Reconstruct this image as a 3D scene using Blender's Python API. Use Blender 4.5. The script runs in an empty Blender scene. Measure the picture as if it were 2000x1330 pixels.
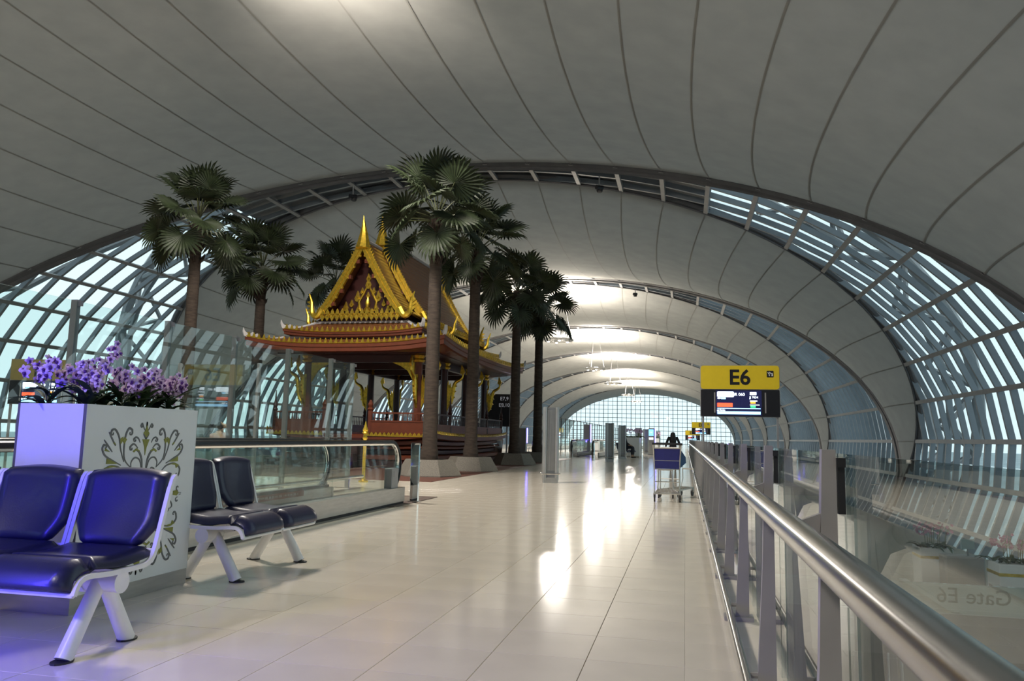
import bpy, bmesh, math, random
from mathutils import Vector, Matrix
R = math.radians
rnd = random.Random(7)
sc = bpy.context.scene
col = sc.collection

# ------------------------------------------------------------------ camera
YAW, PITCH, ROLL, FPX = 0.2195, 0.122, 0.022, 1524.0
cd = bpy.data.cameras.new('camera')
cam = bpy.data.objects.new('camera', cd)
col.objects.link(cam)
fw = Vector((-math.sin(YAW) * math.cos(PITCH), math.cos(YAW) * math.cos(PITCH), math.sin(PITCH)))
rt = Vector((math.cos(YAW), math.sin(YAW), 0))
up = rt.cross(fw)
r2 = rt * math.cos(ROLL) + up * math.sin(ROLL)
u2 = -rt * math.sin(ROLL) + up * math.cos(ROLL)
cam.matrix_world = Matrix(((r2.x, u2.x, -fw.x, 0), (r2.y, u2.y, -fw.y, 0), (r2.z, u2.z, -fw.z, 1.0), (0, 0, 0, 1)))
cd.sensor_fit = 'HORIZONTAL'
cd.sensor_width = 36
cd.lens = FPX / 2000 * 36
cd.clip_end = 2000
cd.clip_start = 0.05
sc.camera = cam

# ------------------------------------------------------------------ world and exposure
w = bpy.data.worlds.new('world')
sc.world = w
w.use_nodes = True
bg = w.node_tree.nodes['Background']
bg.inputs[0].default_value = (0.78, 0.93, 0.97, 1)
bg.inputs[1].default_value = 1.15
vs = sc.view_settings
vs.view_transform = 'Standard'
vs.look = 'None'
vs.exposure = 0.20
vs.gamma = 1.0
vs.use_curve_mapping = False
sc.cycles.transparent_max_bounces = 32
sc.cycles.max_bounces = 8
sc.cycles.diffuse_bounces = 4
sc.cycles.glossy_bounces = 4
sc.cycles.caustics_reflective = False
sc.cycles.caustics_refractive = False
sc.cycles.sample_clamp_indirect = 4.0

# ------------------------------------------------------------------ materials
MATS = {}
def mat(name, color, rough=0.5, metal=0.0, var=0.0, vscale=8.0, bump=0.0, bscale=40.0, spec=0.5, coat=0.0, emit=None, estr=0.0, stretch=None):
    if name in MATS:
        return MATS[name]
    m = bpy.data.materials.new(name)
    m.use_nodes = True
    nt = m.node_tree
    b = nt.nodes['Principled BSDF']
    b.inputs['Base Color'].default_value = (*color, 1)
    b.inputs['Roughness'].default_value = rough
    b.inputs['Metallic'].default_value = metal
    b.inputs['Specular IOR Level'].default_value = spec
    if coat:
        b.inputs['Coat Weight'].default_value = coat
        b.inputs['Coat Roughness'].default_value = 0.06
    if emit:
        b.inputs['Emission Color'].default_value = (*emit, 1)
        b.inputs['Emission Strength'].default_value = estr
    if var or bump:
        tc = nt.nodes.new('ShaderNodeTexCoord')
        mp = nt.nodes.new('ShaderNodeMapping')
        nt.links.new(tc.outputs['Object'], mp.inputs['Vector'])
        if stretch:
            mp.inputs['Scale'].default_value = stretch
    if var:
        n = nt.nodes.new('ShaderNodeTexNoise')
        n.inputs['Scale'].default_value = vscale
        n.inputs['Detail'].default_value = 4
        cr = nt.nodes.new('ShaderNodeValToRGB')
        lo = [max(0, c * (1 - var)) for c in color]
        hi = [min(1, c * (1 + var)) for c in color]
        cr.color_ramp.elements[0].color = (*lo, 1)
        cr.color_ramp.elements[0].position = 0.3
        cr.color_ramp.elements[1].color = (*hi, 1)
        cr.color_ramp.elements[1].position = 0.7
        nt.links.new(mp.outputs[0], n.inputs['Vector'])
        nt.links.new(n.outputs['Fac'], cr.inputs['Fac'])
        nt.links.new(cr.outputs['Color'], b.inputs['Base Color'])
    if bump:
        n = nt.nodes.new('ShaderNodeTexNoise')
        n.inputs['Scale'].default_value = bscale
        bp = nt.nodes.new('ShaderNodeBump')
        bp.inputs['Strength'].default_value = bump
        bp.inputs['Distance'].default_value = 0.01
        nt.links.new(mp.outputs[0], n.inputs['Vector'])
        nt.links.new(n.outputs['Fac'], bp.inputs['Height'])
        nt.links.new(bp.outputs['Normal'], b.inputs['Normal'])
    MATS[name] = m
    return m

def glass(name, tint, refl=1.0, ior=1.5):
    if name in MATS:
        return MATS[name]
    m = bpy.data.materials.new(name)
    m.use_nodes = True
    nt = m.node_tree
    for n in list(nt.nodes):
        nt.nodes.remove(n)
    o = nt.nodes.new('ShaderNodeOutputMaterial')
    t = nt.nodes.new('ShaderNodeBsdfTransparent')
    t.inputs[0].default_value = (*tint, 1)
    g = nt.nodes.new('ShaderNodeBsdfGlossy')
    g.inputs['Roughness'].default_value = 0.0
    g.inputs['Color'].default_value = (refl, refl, refl, 1)
    f = nt.nodes.new('ShaderNodeFresnel')
    f.inputs['IOR'].default_value = ior
    x = nt.nodes.new('ShaderNodeMixShader')
    ge = nt.nodes.new('ShaderNodeNewGeometry')
    mr = nt.nodes.new('ShaderNodeMapRange')      # the same index of refraction from both sides of a pane
    mr.inputs['To Min'].default_value = ior
    mr.inputs['To Max'].default_value = 1.0 / ior
    nt.links.new(ge.outputs['Backfacing'], mr.inputs['Value'])
    nt.links.new(mr.outputs['Result'], f.inputs['IOR'])
    nt.links.new(f.outputs[0], x.inputs[0])
    nt.links.new(t.outputs[0], x.inputs[1])
    nt.links.new(g.outputs[0], x.inputs[2])
    nt.links.new(x.outputs[0], o.inputs['Surface'])
    MATS[name] = m
    return m

def fabric_mat(name, color, trans):
    m = mat(name, color, 0.85, var=0.07, vscale=1.3, bump=0.08, bscale=60, spec=0.15)
    nt = m.node_tree
    b = nt.nodes['Principled BSDF']
    o = nt.nodes['Material Output']
    t = nt.nodes.new('ShaderNodeBsdfTranslucent')
    t.inputs[0].default_value = (0.85, 0.86, 0.82, 1)
    x = nt.nodes.new('ShaderNodeMixShader')
    x.inputs[0].default_value = trans
    nt.links.new(b.outputs[0], x.inputs[1])
    nt.links.new(t.outputs[0], x.inputs[2])
    nt.links.new(x.outputs[0], o.inputs['Surface'])
    return m

M_FABRIC = fabric_mat('ceiling_fabric', (0.31, 0.31, 0.30), 0.05)
M_SEAM = mat('fabric_seam', (0.25, 0.25, 0.24), 0.7)
M_RIB = mat('painted_steel_dark', (0.115, 0.115, 0.125), 0.5, var=0.12, vscale=2)
M_PURLIN = mat('painted_steel_grey', (0.27, 0.27, 0.28), 0.45, var=0.08, vscale=3)
M_FIN = mat('painted_fin_bluegrey', (0.20, 0.235, 0.27), 0.45, var=0.08, vscale=2)
M_PANEL = mat('grey_infill_panel', (0.20, 0.205, 0.215), 0.6, var=0.08)
M_GLASS = glass('window_glass', (0.90, 0.98, 1.0), 0.8)
M_RGLASS = glass('balustrade_glass', (0.86, 0.90, 0.89), 1.0)
M_TILE = mat('polished_cream_tile', (0.84, 0.755, 0.63), 0.125, var=0.05, vscale=2.2, spec=0.55)
M_GROUT = mat('tile_grout', (0.30, 0.25, 0.20), 0.8, var=0.1)
M_CHROME = mat('brushed_stainless', (0.62, 0.60, 0.58), 0.22, 1.0, var=0.06, vscale=6)
M_MIRROR = mat('polished_chrome', (0.80, 0.80, 0.80), 0.05, 1.0, var=0.03)
M_STEEL = mat('satin_steel_panel', (0.50, 0.49, 0.47), 0.33, 0.85, var=0.08, vscale=5, stretch=(1, 1, 8))
M_GREYPAINT = mat('warm_grey_paint', (0.34, 0.325, 0.32), 0.45, var=0.06, vscale=6)
M_WHITE = mat('white_enamel', (0.84, 0.84, 0.84), 0.3, var=0.04, vscale=10)
M_BLACK = mat('black_rubber', (0.015, 0.015, 0.017), 0.45, var=0.2)
M_DARK = mat('dark_void', (0.03, 0.03, 0.035), 0.6, var=0.1)

# ------------------------------------------------------------------ mesh helpers
class MB:
    def __init__(s):
        s.v = []
        s.f = []
    def add(s, vs, fs):
        o = len(s.v)
        s.v += [tuple(p) for p in vs]
        s.f += [tuple(i + o for i in f) for f in fs]
        return s
    def box(s, c, d, rz=0.0, taper=1.0, m=None):
        x, y, z = (d[0] / 2, d[1] / 2, d[2] / 2)
        pts = []
        for sz in (-1, 1):
            k = taper if sz > 0 else 1.0
            for sx, sy in ((-1, -1), (1, -1), (1, 1), (-1, 1)):
                p = Vector((sx * x * k, sy * y * k, sz * z))
                if m is not None:
                    p = m @ p
                elif rz:
                    p = Matrix.Rotation(rz, 3, 'Z') @ p
                pts.append((c[0] + p.x, c[1] + p.y, c[2] + p.z))
        return s.add(pts, [(3, 2, 1, 0), (4, 5, 6, 7), (0, 1, 5, 4), (1, 2, 6, 5), (2, 3, 7, 6), (3, 0, 4, 7)])
    def rbox(s, c, d, r=0.02, rz=0.0):   # box with bevelled vertical and top edges (cheap)
        x, y = d[0] / 2, d[1] / 2
        r = min(r, x * .9, y * .9, d[2] * .45)
        ring = [(-x + r, -y), (x - r, -y), (x, -y + r), (x, y - r), (x - r, y), (-x + r, y), (-x, y - r), (-x, -y + r)]
        zs = [(-d[2] / 2, 1.0), (d[2] / 2 - r, 1.0), (d[2] / 2, None)]
        pts = []
        cs, sn = math.cos(rz), math.sin(rz)
        for z, k in zs:
            for px, py in ring:
                if k is None:
                    px = px * (1 - r * .7 / x); py = py * (1 - r * .7 / y)
                pts.append((c[0] + px * cs - py * sn, c[1] + px * sn + py * cs, c[2] + z))
        fs = [tuple(range(7, -1, -1)), tuple(range(16, 24))]
        for k in range(2):
            for i in range(8):
                j = (i + 1) % 8
                fs.append((k * 8 + i, k * 8 + j, k * 8 + 8 + j, k * 8 + 8 + i))
        return s.add(pts, fs)
    def tube(s, path, r, n=8, cap=True, flat=None):
        path = [Vector(p) for p in path]
        rs = r if isinstance(r, (list, tuple)) else [r] * len(path)
        pts = []
        N = len(path)
        prev = None
        for i, p in enumerate(path):
            t = (path[min(i + 1, N - 1)] - path[max(i - 1, 0)])
            if t.length < 1e-9:
                t = Vector((0, 0, 1))
            t.normalize()
            if prev is None:
                a = Vector((0, 0, 1)) if abs(t.z) < 0.9 else Vector((1, 0, 0))
                u = a.cross(t).normalized()
            else:
                u = (prev - t * prev.dot(t))
                u = u.normalized() if u.length > 1e-6 else Vector((1, 0, 0))
            prev = u
            v = t.cross(u)
            for k in range(n):
                a = 2 * math.pi * k / n
                q = p + (u * math.cos(a) + v * math.sin(a) * (flat or 1.0)) * rs[i]
                pts.append(q)
        fs = []
        for i in range(N - 1):
            for k in range(n):
                j = (k + 1) % n
                fs.append((i * n + k, i * n + j, (i + 1) * n + j, (i + 1) * n + k))
        if cap:
            fs.append(tuple(range(n - 1, -1, -1)))
            fs.append(tuple((N - 1) * n + k for k in range(n)))
        return s.add(pts, fs)
    def lathe(s, prof, c=(0, 0, 0), n=12, ph=0.0):
        pts = []
        for r, z in prof:
            for k in range(n):
                a = 2 * math.pi * k / n + ph
                pts.append((c[0] + r * math.cos(a), c[1] + r * math.sin(a), c[2] + z))
        fs = []
        for i in range(len(prof) - 1):
            for k in range(n):
                j = (k + 1) % n
                fs.append((i * n + k, i * n + j, (i + 1) * n + j, (i + 1) * n + k))
        fs.append(tuple(range(n - 1, -1, -1)))
        fs.append(tuple((len(prof) - 1) * n + k for k in range(n)))
        return s.add(pts, fs)
    def prism(s, outline, fn, t0, t1):
        # outline: 2D points, fn(u, v, t) -> 3D ; a plate between t0 and t1
        n = len(outline)
        pts = [fn(u, v, t0) for u, v in outline] + [fn(u, v, t1) for u, v in outline]
        fs = [tuple(range(n - 1, -1, -1)), tuple(range(n, 2 * n))]
        for i in range(n):
            j = (i + 1) % n
            fs.append((i, j, n + j, n + i))
        return s.add(pts, fs)
    def grid(s, rows):
        n = len(rows[0])
        pts = [p for r in rows for p in r]
        fs = []
        for i in range(len(rows) - 1):
            for k in range(n - 1):
                fs.append((i * n + k, i * n + k + 1, (i + 1) * n + k + 1, (i + 1) * n + k))
        return s.add(pts, fs)
    def sphere(s, c, r, n=10, m=6, sc_=(1, 1, 1)):
        prof = []
        pts = []
        for i in range(m + 1):
            a = math.pi * i / m - math.pi / 2
            for k in range(n):
                b = 2 * math.pi * k / n
                pts.append((c[0] + r * sc_[0] * math.cos(a) * math.cos(b), c[1] + r * sc_[1] * math.cos(a) * math.sin(b), c[2] + r * sc_[2] * math.sin(a)))
        fs = []
        for i in range(m):
            for k in range(n):
                j = (k + 1) % n
                fs.append((i * n + k, i * n + j, (i + 1) * n + j, (i + 1) * n + k))
        return s.add(pts, fs)
    def mesh(s, name, m, smooth=False):
        me = bpy.data.meshes.new(name)
        me.from_pydata(s.v, [], s.f)
        me.materials.append(m)
        bm = bmesh.new()
        bm.from_mesh(me)
        bmesh.ops.recalc_face_normals(bm, faces=bm.faces)
        bm.to_mesh(me)
        bm.free()
        if smooth:
            me.polygons.foreach_set('use_smooth', [True] * len(me.polygons))
            if smooth != 'full':
                try:
                    me.set_sharp_from_angle(angle=R(40))
                except Exception:
                    pass
        me.update()
        return me
    def build(s, name, m, parent=None, smooth=False, loc=None):
        return link(name, s.mesh(name, m, smooth), parent, loc)

def link(name, me, parent=None, loc=None, rot=None, scale=None):
    o = bpy.data.objects.new(name, me)
    col.objects.link(o)
    if parent is not None:
        o.parent = parent
    if loc is not None:
        o.location = loc
    if rot is not None:
        o.rotation_euler = rot
    if scale is not None:
        o.scale = scale
    return o

def tag(o, label, cat, group=None, kind=None):
    o['label'] = label
    o['category'] = cat
    if group:
        o['group'] = group
    if kind:
        o['kind'] = kind
    return o

def thing(name, label, cat, loc=(0, 0, 0), rz=0.0, group=None, kind=None):
    o = bpy.data.objects.new(name, None)
    o.empty_display_size = 0.1
    col.objects.link(o)
    o.location = loc
    o.rotation_euler = (0, 0, rz)
    return tag(o, label, cat, group, kind)

def copy_tree(o, parent=None):
    c = o.copy()
    col.objects.link(c)
    c.parent = parent
    for ch in list(o.children):
        copy_tree(ch, c)
    return c

def text_mesh(body, size, depth=0.004, align='CENTER', bold=False):
    cu = bpy.data.curves.new('txt', 'FONT')
    cu.body = body
    cu.size = size
    cu.extrude = depth
    cu.align_x = align
    cu.align_y = 'CENTER'
    cu.resolution_u = 3
    if bold:
        cu.offset = size * 0.022
    o = bpy.data.objects.new('txt', cu)
    col.objects.link(o)
    bpy.context.view_layer.update()
    me = bpy.data.meshes.new_from_object(o.evaluated_get(bpy.context.evaluated_depsgraph_get()))
    bpy.data.objects.remove(o)
    bpy.data.curves.remove(cu)
    return me

# ------------------------------------------------------------------ the tube of the concourse
XC, ZC, TA, TB = -9.25, 1.0, 20.0, 11.1
PER, YG = 23.15, 30.85            # bay period, centre of the glazed bay in view
def tube_pt(th, y, off=0.0):
    return (XC + (TA + off) * math.cos(th), y, ZC + (TB + off) * math.sin(th))
def gw(s):                         # half width of a glazed bay
    return min(1.03 + 9.07 * (1 - s), 11.42)
def fwid(s):
    return PER / 2 - gw(s)
# nodes at equal arc length, right side from the floor to the crown, mirrored
def arc_nodes(step=1.80):
    up_, th = [], R(0.9)
    while th < R(88):
        up_.append(th)
        acc = 0
        while acc < step:
            d = 0.0005
            acc += math.hypot(TA * math.sin(th), TB * math.cos(th)) * d
            th += d
    low = [R(-7.7), R(-16.2)]
    right = low[::-1] + up_
    return right + [math.pi - t for t in right[::-1]]
NODES = arc_nodes()
TH0 = R(-19.5)

# ---- fabric ceiling bays
def fabric_pt(th, v):
    s = math.sin(th)
    wv = fwid(s)
    sag = 0.95 * max(0, wv / 10.5) * (1 - v * v)
    x, y, z = tube_pt(th, v * wv)
    k = 1 - sag / 12.0
    return (XC + (x - XC) * k, y, ZC + (z - ZC) * k)
def strip(th0, th1, nv=14, nt=2):
    m = MB()
    m.grid([[fabric_pt(th0 + (th1 - th0) * i / nt, -1 + 2 * k / nv) for k in range(nv + 1)] for i in range(nt + 1)])
    return m
edges = [TH0] + NODES + [math.pi - TH0]
panel_me, seam_me = [], []
for a, b in zip(edges[:-1], edges[1:]):
    panel_me.append(strip(a, b).mesh('fabric_panel', M_FABRIC, 'full'))
for t in NODES:
    m = MB()
    rows = []
    dt = 0.026 / math.hypot(TA * math.sin(t), TB * math.cos(t))
    for q in (-1, 1):
        row = []
        for k in range(15):
            x, y, z = fabric_pt(t + q * dt, -1 + 2 * k / 14)
            row.append((XC + (x - XC) * .9988, y, ZC + (z - ZC) * .9988))
        rows.append(row)
    m.grid(rows)
    rows2 = [[(XC + (x - XC) * 1.0015, y, ZC + (z - ZC) * 1.0015) for x, y, z in r] for r in rows]
    m.grid(rows2)
    seam_me.append(m.mesh('seam', M_SEAM))
# whole-bay versions for bays beyond the third
bay_lab = {-2: 'fabric ceiling bay farthest behind the benches', -1: 'fabric ceiling bay behind and above the benches',
           0: 'nearest pale fabric ceiling bay sweeping over the benches and planter',
           1: 'second fabric ceiling bay, over the palms and pavilion', 2: 'third fabric ceiling bay, beyond the pavilion',
           3: 'fourth fabric ceiling bay, lit by hanging lamps', 4: 'fifth fabric ceiling bay down the concourse',
           5: 'sixth fabric ceiling bay down the concourse', 6: 'last full fabric ceiling bay before the end window'}
for k in range(-2, 8):
    yc = YG - PER / 2 + PER * k
    e = thing('ceiling', bay_lab.get(k, 'short fabric ceiling bay touching the glazed end window'), 'ceiling', (0, yc, 0), kind='structure')
    for me in panel_me:
        link('fabric_panel', me, e)
    if -1 <= k <= 3:
        for me in seam_me:
            link('seam', me, e)
# ---- ribs along both edges of every fabric bay, with an outer truss chord
def rib_path(sign, off, dy, n=72, th0=TH0):
    p = []
    for i in range(n + 1):
        t = th0 + (math.pi - 2 * th0) * i / n
        s = math.sin(t)
        p.append(tube_pt(t, sign * gw(s) + dy, off))
    return p
def rib_mesh(sign):
    m = MB()
    if sign < 0:      # far edge of the near bay: a deep two-step edge beam
        for r, off, dy in ((0.25, 0.16, 0.16), (0.15, -0.04, 0.40)):
            m.tube(rib_path(sign, off, dy), r, 8)
    else:
        m.tube(rib_path(sign, 0.16, -0.02), 0.16, 8)
        m.tube(rib_path(sign, -0.04, -0.03), 0.05, 6)
    return m.mesh('arch_rib', M_RIB, True)
def truss_mesh(sign):
    m = MB()
    o = rib_path(sign, 2.3, 1.1 * -sign, 36)
    m.tube(o, 0.27, 8)
    i_ = rib_path(sign, 0.75, 0.25 * -sign, 36)
    i2 = rib_path(sign, 0.75, 2.2 * -sign, 36)
    m.tube(i2, 0.15, 6)
    for k in range(0, 36, 2):
        m.tube([i_[k], o[k + 1]], 0.11, 5)
        m.tube([o[k + 1], i_[k + 2]], 0.11, 5)
        m.tube([i2[k], o[k + 1]], 0.11, 5)
        m.tube([o[k + 1], i2[k + 2]], 0.11, 5)
    return m.mesh('outer_truss', M_PURLIN, True)
rib_me = {-1: rib_mesh(-1), 1: rib_mesh(1)}
tru_me = {-1: truss_mesh(-1), 1: truss_mesh(1)}
# ---- glazed bays
fin_me = {}
FS = 1.10
def fin_mesh(dy, side):
    d = abs(dy)
    smax = 1.0 if d <= 1.03 else 1 - (d - 1.03) / 9.07
    if d > 11.3:
        return None
    tm = math.asin(max(-0.33, min(1, smax)))
    if tm <= TH0 + 0.02:
        return None
    ths = [TH0] + [t for t in NODES if TH0 + .02 < t < tm - .01] + [tm]    # straight between the purlins
    if d <= 1.03:
        ths[-1] = math.pi / 2
    n = len(ths) - 1
    m = MB()
    hy, r0, r1 = 0.065, 0.0, 0.21
    rows = []
    for i in range(n + 1):
        t = ths[i]
        if side < 0:
            t = math.pi - t
        rows.append([tube_pt(t, dy - hy, r0), tube_pt(t, dy + hy, r0), tube_pt(t, dy + hy, r1), tube_pt(t, dy - hy, r1), tube_pt(t, dy - hy, r0)])
    m.grid(rows)
    return m.mesh('fin', M_FIN)
fins = []
k = -10
for k in range(-10, 11):
    for side in (1, -1):
        me = fin_mesh(k * FS, side)
        if me:
            fins.append((side, me))
def purlin_mesh(t):
    s = math.sin(t)
    wv = gw(s)
    m = MB()
    ct, st = math.cos(t), math.sin(t)
    h = 0.085
    dt = h / math.hypot(TA * st, TB * ct)
    rows = []
    for y in (-wv, wv):
        rows.append([tube_pt(t - dt, y, -0.06), tube_pt(t + dt, y, -0.06), tube_pt(t + dt, y, 0.05), tube_pt(t - dt, y, 0.05), tube_pt(t - dt, y, -0.06)])
    m.grid(rows)
    return m.mesh('purlin', M_PURLIN)
purlin_me = [purlin_mesh(t) for t in NODES]
pane_me = []
for a, b in zip(edges[:-1], edges[1:]):
    mid = (a + b) / 2
    opaque = R(60) < mid < R(120)
    m = MB()
    rows = []
    for i in range(5):
        t = a + (b - a) * i / 4
        wv = gw(math.sin(t)) + (0.7 if opaque else 0)
        rows.append([tube_pt(t, -wv, 0.30), tube_pt(t, wv, 0.30)])
    m.grid(rows)
    pane_me.append((mid, opaque, m.mesh('infill_panel' if opaque else 'pane', M_PANEL if opaque else M_GLASS)))
wn = 0
gl = {0: 'glazed bay beside the nearest railing', 1: 'large lens-shaped glazed bay with steel fins in the middle distance',
      2: 'lens-shaped glazed bay beyond the E6 sign', 3: 'third lens-shaped glazed bay down the concourse', 4: 'fourth glazed bay down the concourse',
      5: 'fifth glazed bay down the concourse', 6: 'sixth glazed bay down the concourse', 7: 'last glazed bay before the end window', -1: 'glazed bay behind the benches'}
for k in range(-1, 8):
    for side in (1, -1):
        wn += 1
        sd = 'on the railing side' if side > 0 else 'on the side of the walkway'
        e = thing('window_%d' % wn, gl[k] + ', ' + sd, 'window', (0, YG + PER * (k - 1), 0), kind='structure')
        for sdd, me in fins:
            if sdd == side:
                link('fin', me, e)
        for t, me in zip(NODES, purlin_me):
            if (math.cos(t) >= 0) == (side > 0):
                link('purlin', me, e)
        for mid, opq, me in pane_me:
            if (math.cos(mid) >= 0) == (side > 0):
                link('infill_panel' if opq else 'pane', me, e)
names = {0: 'behind the benches', 1: 'crossing above the palms and pavilion', 2: 'beyond the pavilion', 3: 'third along the concourse', 4: 'fourth along the concourse', 5: 'fifth along the concourse', 6: 'sixth along the concourse', 7: 'seventh along the concourse', 8: 'last along the concourse'}
tn = 0
for k in range(-1, 8):
    for sg in (-1, 1):
        tn += 1
        e = thing('trim_%d' % tn, 'dark steel arch %s, %s edge of its glazed bay' % (names[k + 1] if k else 'above the nearest railing', 'near' if sg < 0 else 'far'), 'arch', (0, YG + PER * (k - 1), 0), kind='structure')
        link('arch_rib', rib_me[sg], e)
        link('outer_truss', tru_me[sg], e)

# ---- end window and added rear light block
def cross_section(n=60, sc_=1.0):
    return [tube_pt(TH0 + (math.pi - 2 * TH0) * i / n, 0) for i in range(n + 1)]
def half_x(z):
    return TA * math.sqrt(max(0, 1 - ((z - ZC) / TB) ** 2))
YE = 187.0
e = thing('window_%d' % (wn + 1), 'bright gridded glass wall closing the far end of the concourse', 'window', (0, YE, 0), kind='structure')
m = MB()
for i in range(-18, 19):
    x = XC + i * 1.08
    zt = ZC + TB * math.sqrt(max(0, 1 - ((x - XC) / TA) ** 2))
    m.box((x, 0, (zt - 2.7) / 2), (0.13 if i % 3 == 0 else 0.08, 0.16, zt + 2.7))
for i in range(-3, 12):
    z = ZC + i * 0.98
    hx = half_x(z)
    m.box((XC, -0.02, z), (2 * hx, 0.12, 0.10))
m.build('mullion_grid', M_DARK, e)
m = MB()
cs_ = cross_section()
m.add([(x, 0.1, z) for x, y, z in cs_], [tuple(range(len(cs_)))])
m.build('pane', M_GLASS, e)
m = MB()
m.add([(x, -27.0, z) for x, y, z in cs_] + [(x, -27.4, z) for x, y, z in cs_], [tuple(range(len(cs_))), tuple(range(len(cs_), 2 * len(cs_)))])
tag(m.build('back_light_block', M_PANEL), 'added grey wall keeping sky light out behind the viewer', 'wall', kind='structure')  # unseen wall added to stop sky light entering from behind the camera

# ------------------------------------------------------------------ floors
DECK_R = 0.42
TS = 0.4385
TX0, TY0 = -0.006, 3.2505
m = MB()
m.box(((DECK_R - 21.5) / 2, 80, -0.208), (DECK_R + 21.5, 216, 0.40))
floor = m.build('floor', M_GROUT)
tag(floor, 'cream polished tile floor of the main walkway', 'floor', kind='structure')
tm_ = MB()
g_ = 0.0016
h_ = TS / 2
tm_.add([(-h_ + g_, -h_ + g_, -.008), (h_ - g_, -h_ + g_, -.008), (h_ - g_, h_ - g_, -.008), (-h_ + g_, h_ - g_, -.008),
         (-h_ + g_, -h_ + g_, -.001), (h_ - g_, -h_ + g_, -.001), (h_ - g_, h_ - g_, -.001), (-h_ + g_, h_ - g_, -.001),
         (-h_ + g_ + .001, -h_ + g_ + .001, 0), (h_ - g_ - .001, -h_ + g_ + .001, 0), (h_ - g_ - .001, h_ - g_ - .001, 0), (-h_ + g_ + .001, h_ - g_ - .001, 0)],
        [(3, 2, 1, 0), (0, 1, 5, 4), (1, 2, 6, 5), (2, 3, 7, 6), (3, 0, 4, 7), (4, 5, 9, 8), (5, 6, 10, 9), (6, 7, 11, 10), (7, 4, 8, 11), (8, 9, 10, 11)])
tile_me = tm_.mesh('tile', M_TILE)
cells = []
for i in range(-24, 1):
    for j in range(-16, 90):
        cx, cy = TX0 + (i + .5) * TS, TY0 + (j + .5) * TS
        d = Vector((cx, cy, -1.0))
        zc = d.dot(fw)
        vis = False
        if zc > 0.3:
            px, py = 1000 + FPX * d.dot(r2) / zc, 665 - FPX * d.dot(u2) / zc
            vis = -60 < px < 2060 and -60 < py < 1400
        behind = cx < -3.9 and cy < 11
        cells.append((0 if vis and not behind else 1, d.length, cx, cy))
cells.sort()
for vis, dd, cx, cy in cells[:290]:
    link('tile', tile_me, floor, (cx, cy, 0))
m = MB()
for vis, dd, cx, cy in cells[290:]:
    m.add([(cx + x, cy + y, z) for x, y, z in tm_.v], tm_.f)
XL = TX0 - 24 * TS
YF = TY0 + 90 * TS
m.box(((DECK_R + XL) / 2, (YF + 187) / 2, -.004), (DECK_R - XL, 187 - YF, .008))
m.box(((XL - 21.5) / 2, 90, -.004), (21.5 + XL, 194, .008))
m.box(((DECK_R + TX0 + TS) / 2, (YF - 4) / 2, -.004), (max(0.01, DECK_R - TX0 - TS), YF + 4, .008))
tf = m.build('tile_field', M_TILE, floor)
tf['kind'] = 'stuff'
m = MB()
m.box((TX0 + TS / 2 - .001, (YF - 4) / 2, -.0044), (TS, YF + 4, .008))
m.build('tile_border', M_TILE, floor)
m = MB()
m.box((4.9, 80, -2.8), (9.6, 216, 0.2))
tag(m.build('floor', mat('lower_floor_stone', (0.42, 0.37, 0.30), 0.25, var=0.08)), 'lower level floor beyond the railing', 'floor', kind='structure')
m = MB()
m.box((-25, 80, -2.8), (7.0, 216, 0.2))
tag(m.build('floor', MATS['lower_floor_stone']), 'lower level floor beyond the moving walkways on the left', 'floor', kind='structure')
m = MB()
m.box((0, 300, -7.0), (1600, 1600, 0.4))
tag(m.build('ground', mat('hazy_apron', (0.30, 0.36, 0.38), 0.9, var=0.15, vscale=.02)), 'hazy airport apron outside the glazing', 'ground', kind='structure')
# ------------------------------------------------------------------ glass railing on the right
rail = thing('railing', 'long glass railing with tapered grey posts and round steel handrail beside the walkway', 'railing', (0, 0, 0))
GX = 0.375
post_m = MB()
post_m.prism([(0.272, 0.0), (0.347, 0.0), (0.347, 0.985), (0.316, 0.985), (0.300, 0.5)], lambda u, v, t: (u, t, v), -0.016, 0.016)
post_me = post_m.mesh('post', M_GREYPAINT)
br_m = MB()
br_m.prism([(0.300, 0.70), (0.312, 0.835), (0.262, 0.815), (0.235, 0.79), (0.240, 0.765), (0.275, 0.75)], lambda u, v, t: (u, t, v), -0.010, 0.010)
br_me = br_m.mesh('handrail_bracket', M_GREYPAINT)
foot_m = MB().box((0.29, 0, 0.012), (0.16, 0.10, 0.024))
foot_m.tube([(0.30, 0, 0.08), (0.23, 0, 0.08)], 0.012, 6)
foot_me = foot_m.mesh('base_plate', M_GREYPAINT)
clamp_m = MB().box((0.359, 0, 0.90), (0.016, 0.022, 0.13))
clamp_m.box((0.357, 0, 0.955), (0.02, 0.05, 0.022))
clamp_me = clamp_m.mesh('glass_clamp', M_BLACK)
panel_m = MB().box((GX, 0.685, 0.525), (0.014, 1.345, 0.90))
rpanel_me = panel_m.mesh('glass_panel', M_RGLASS)
PY = [2.0 + 1.37 * k for k in range(-3, 48)]
for y in PY:
    p = link('post', post_me, rail, (0, y, 0))
    link('handrail_bracket', br_me, p)
    link('base_plate', foot_me, p)
    link('glass_clamp', clamp_me, p)
    link('glass_panel', rpanel_me, rail, (0, y, 0))
y0 = PY[0]
def rail_run(name, x, z, r, seg, n):
    k = 0
    y = y0 - .6
    me = MB().tube([(x, 0, z), (x, seg - .004, z)], r, n).mesh(name, M_CHROME, True)
    ring = MB().tube([(x, -.004, z), (x, .0, z)], r * .97, n).mesh('joint', M_DARK)
    while y < PY[-1] + .6:
        h = link(name, me, rail, (0, y, 0))
        link('joint', ring, h)
        y += seg
rail_run('handrail', 0.24, 0.80, 0.032, 2.74, 16)
rail_run('base_rail', 0.23, 0.08, 0.020, 2.74, 10)

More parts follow.
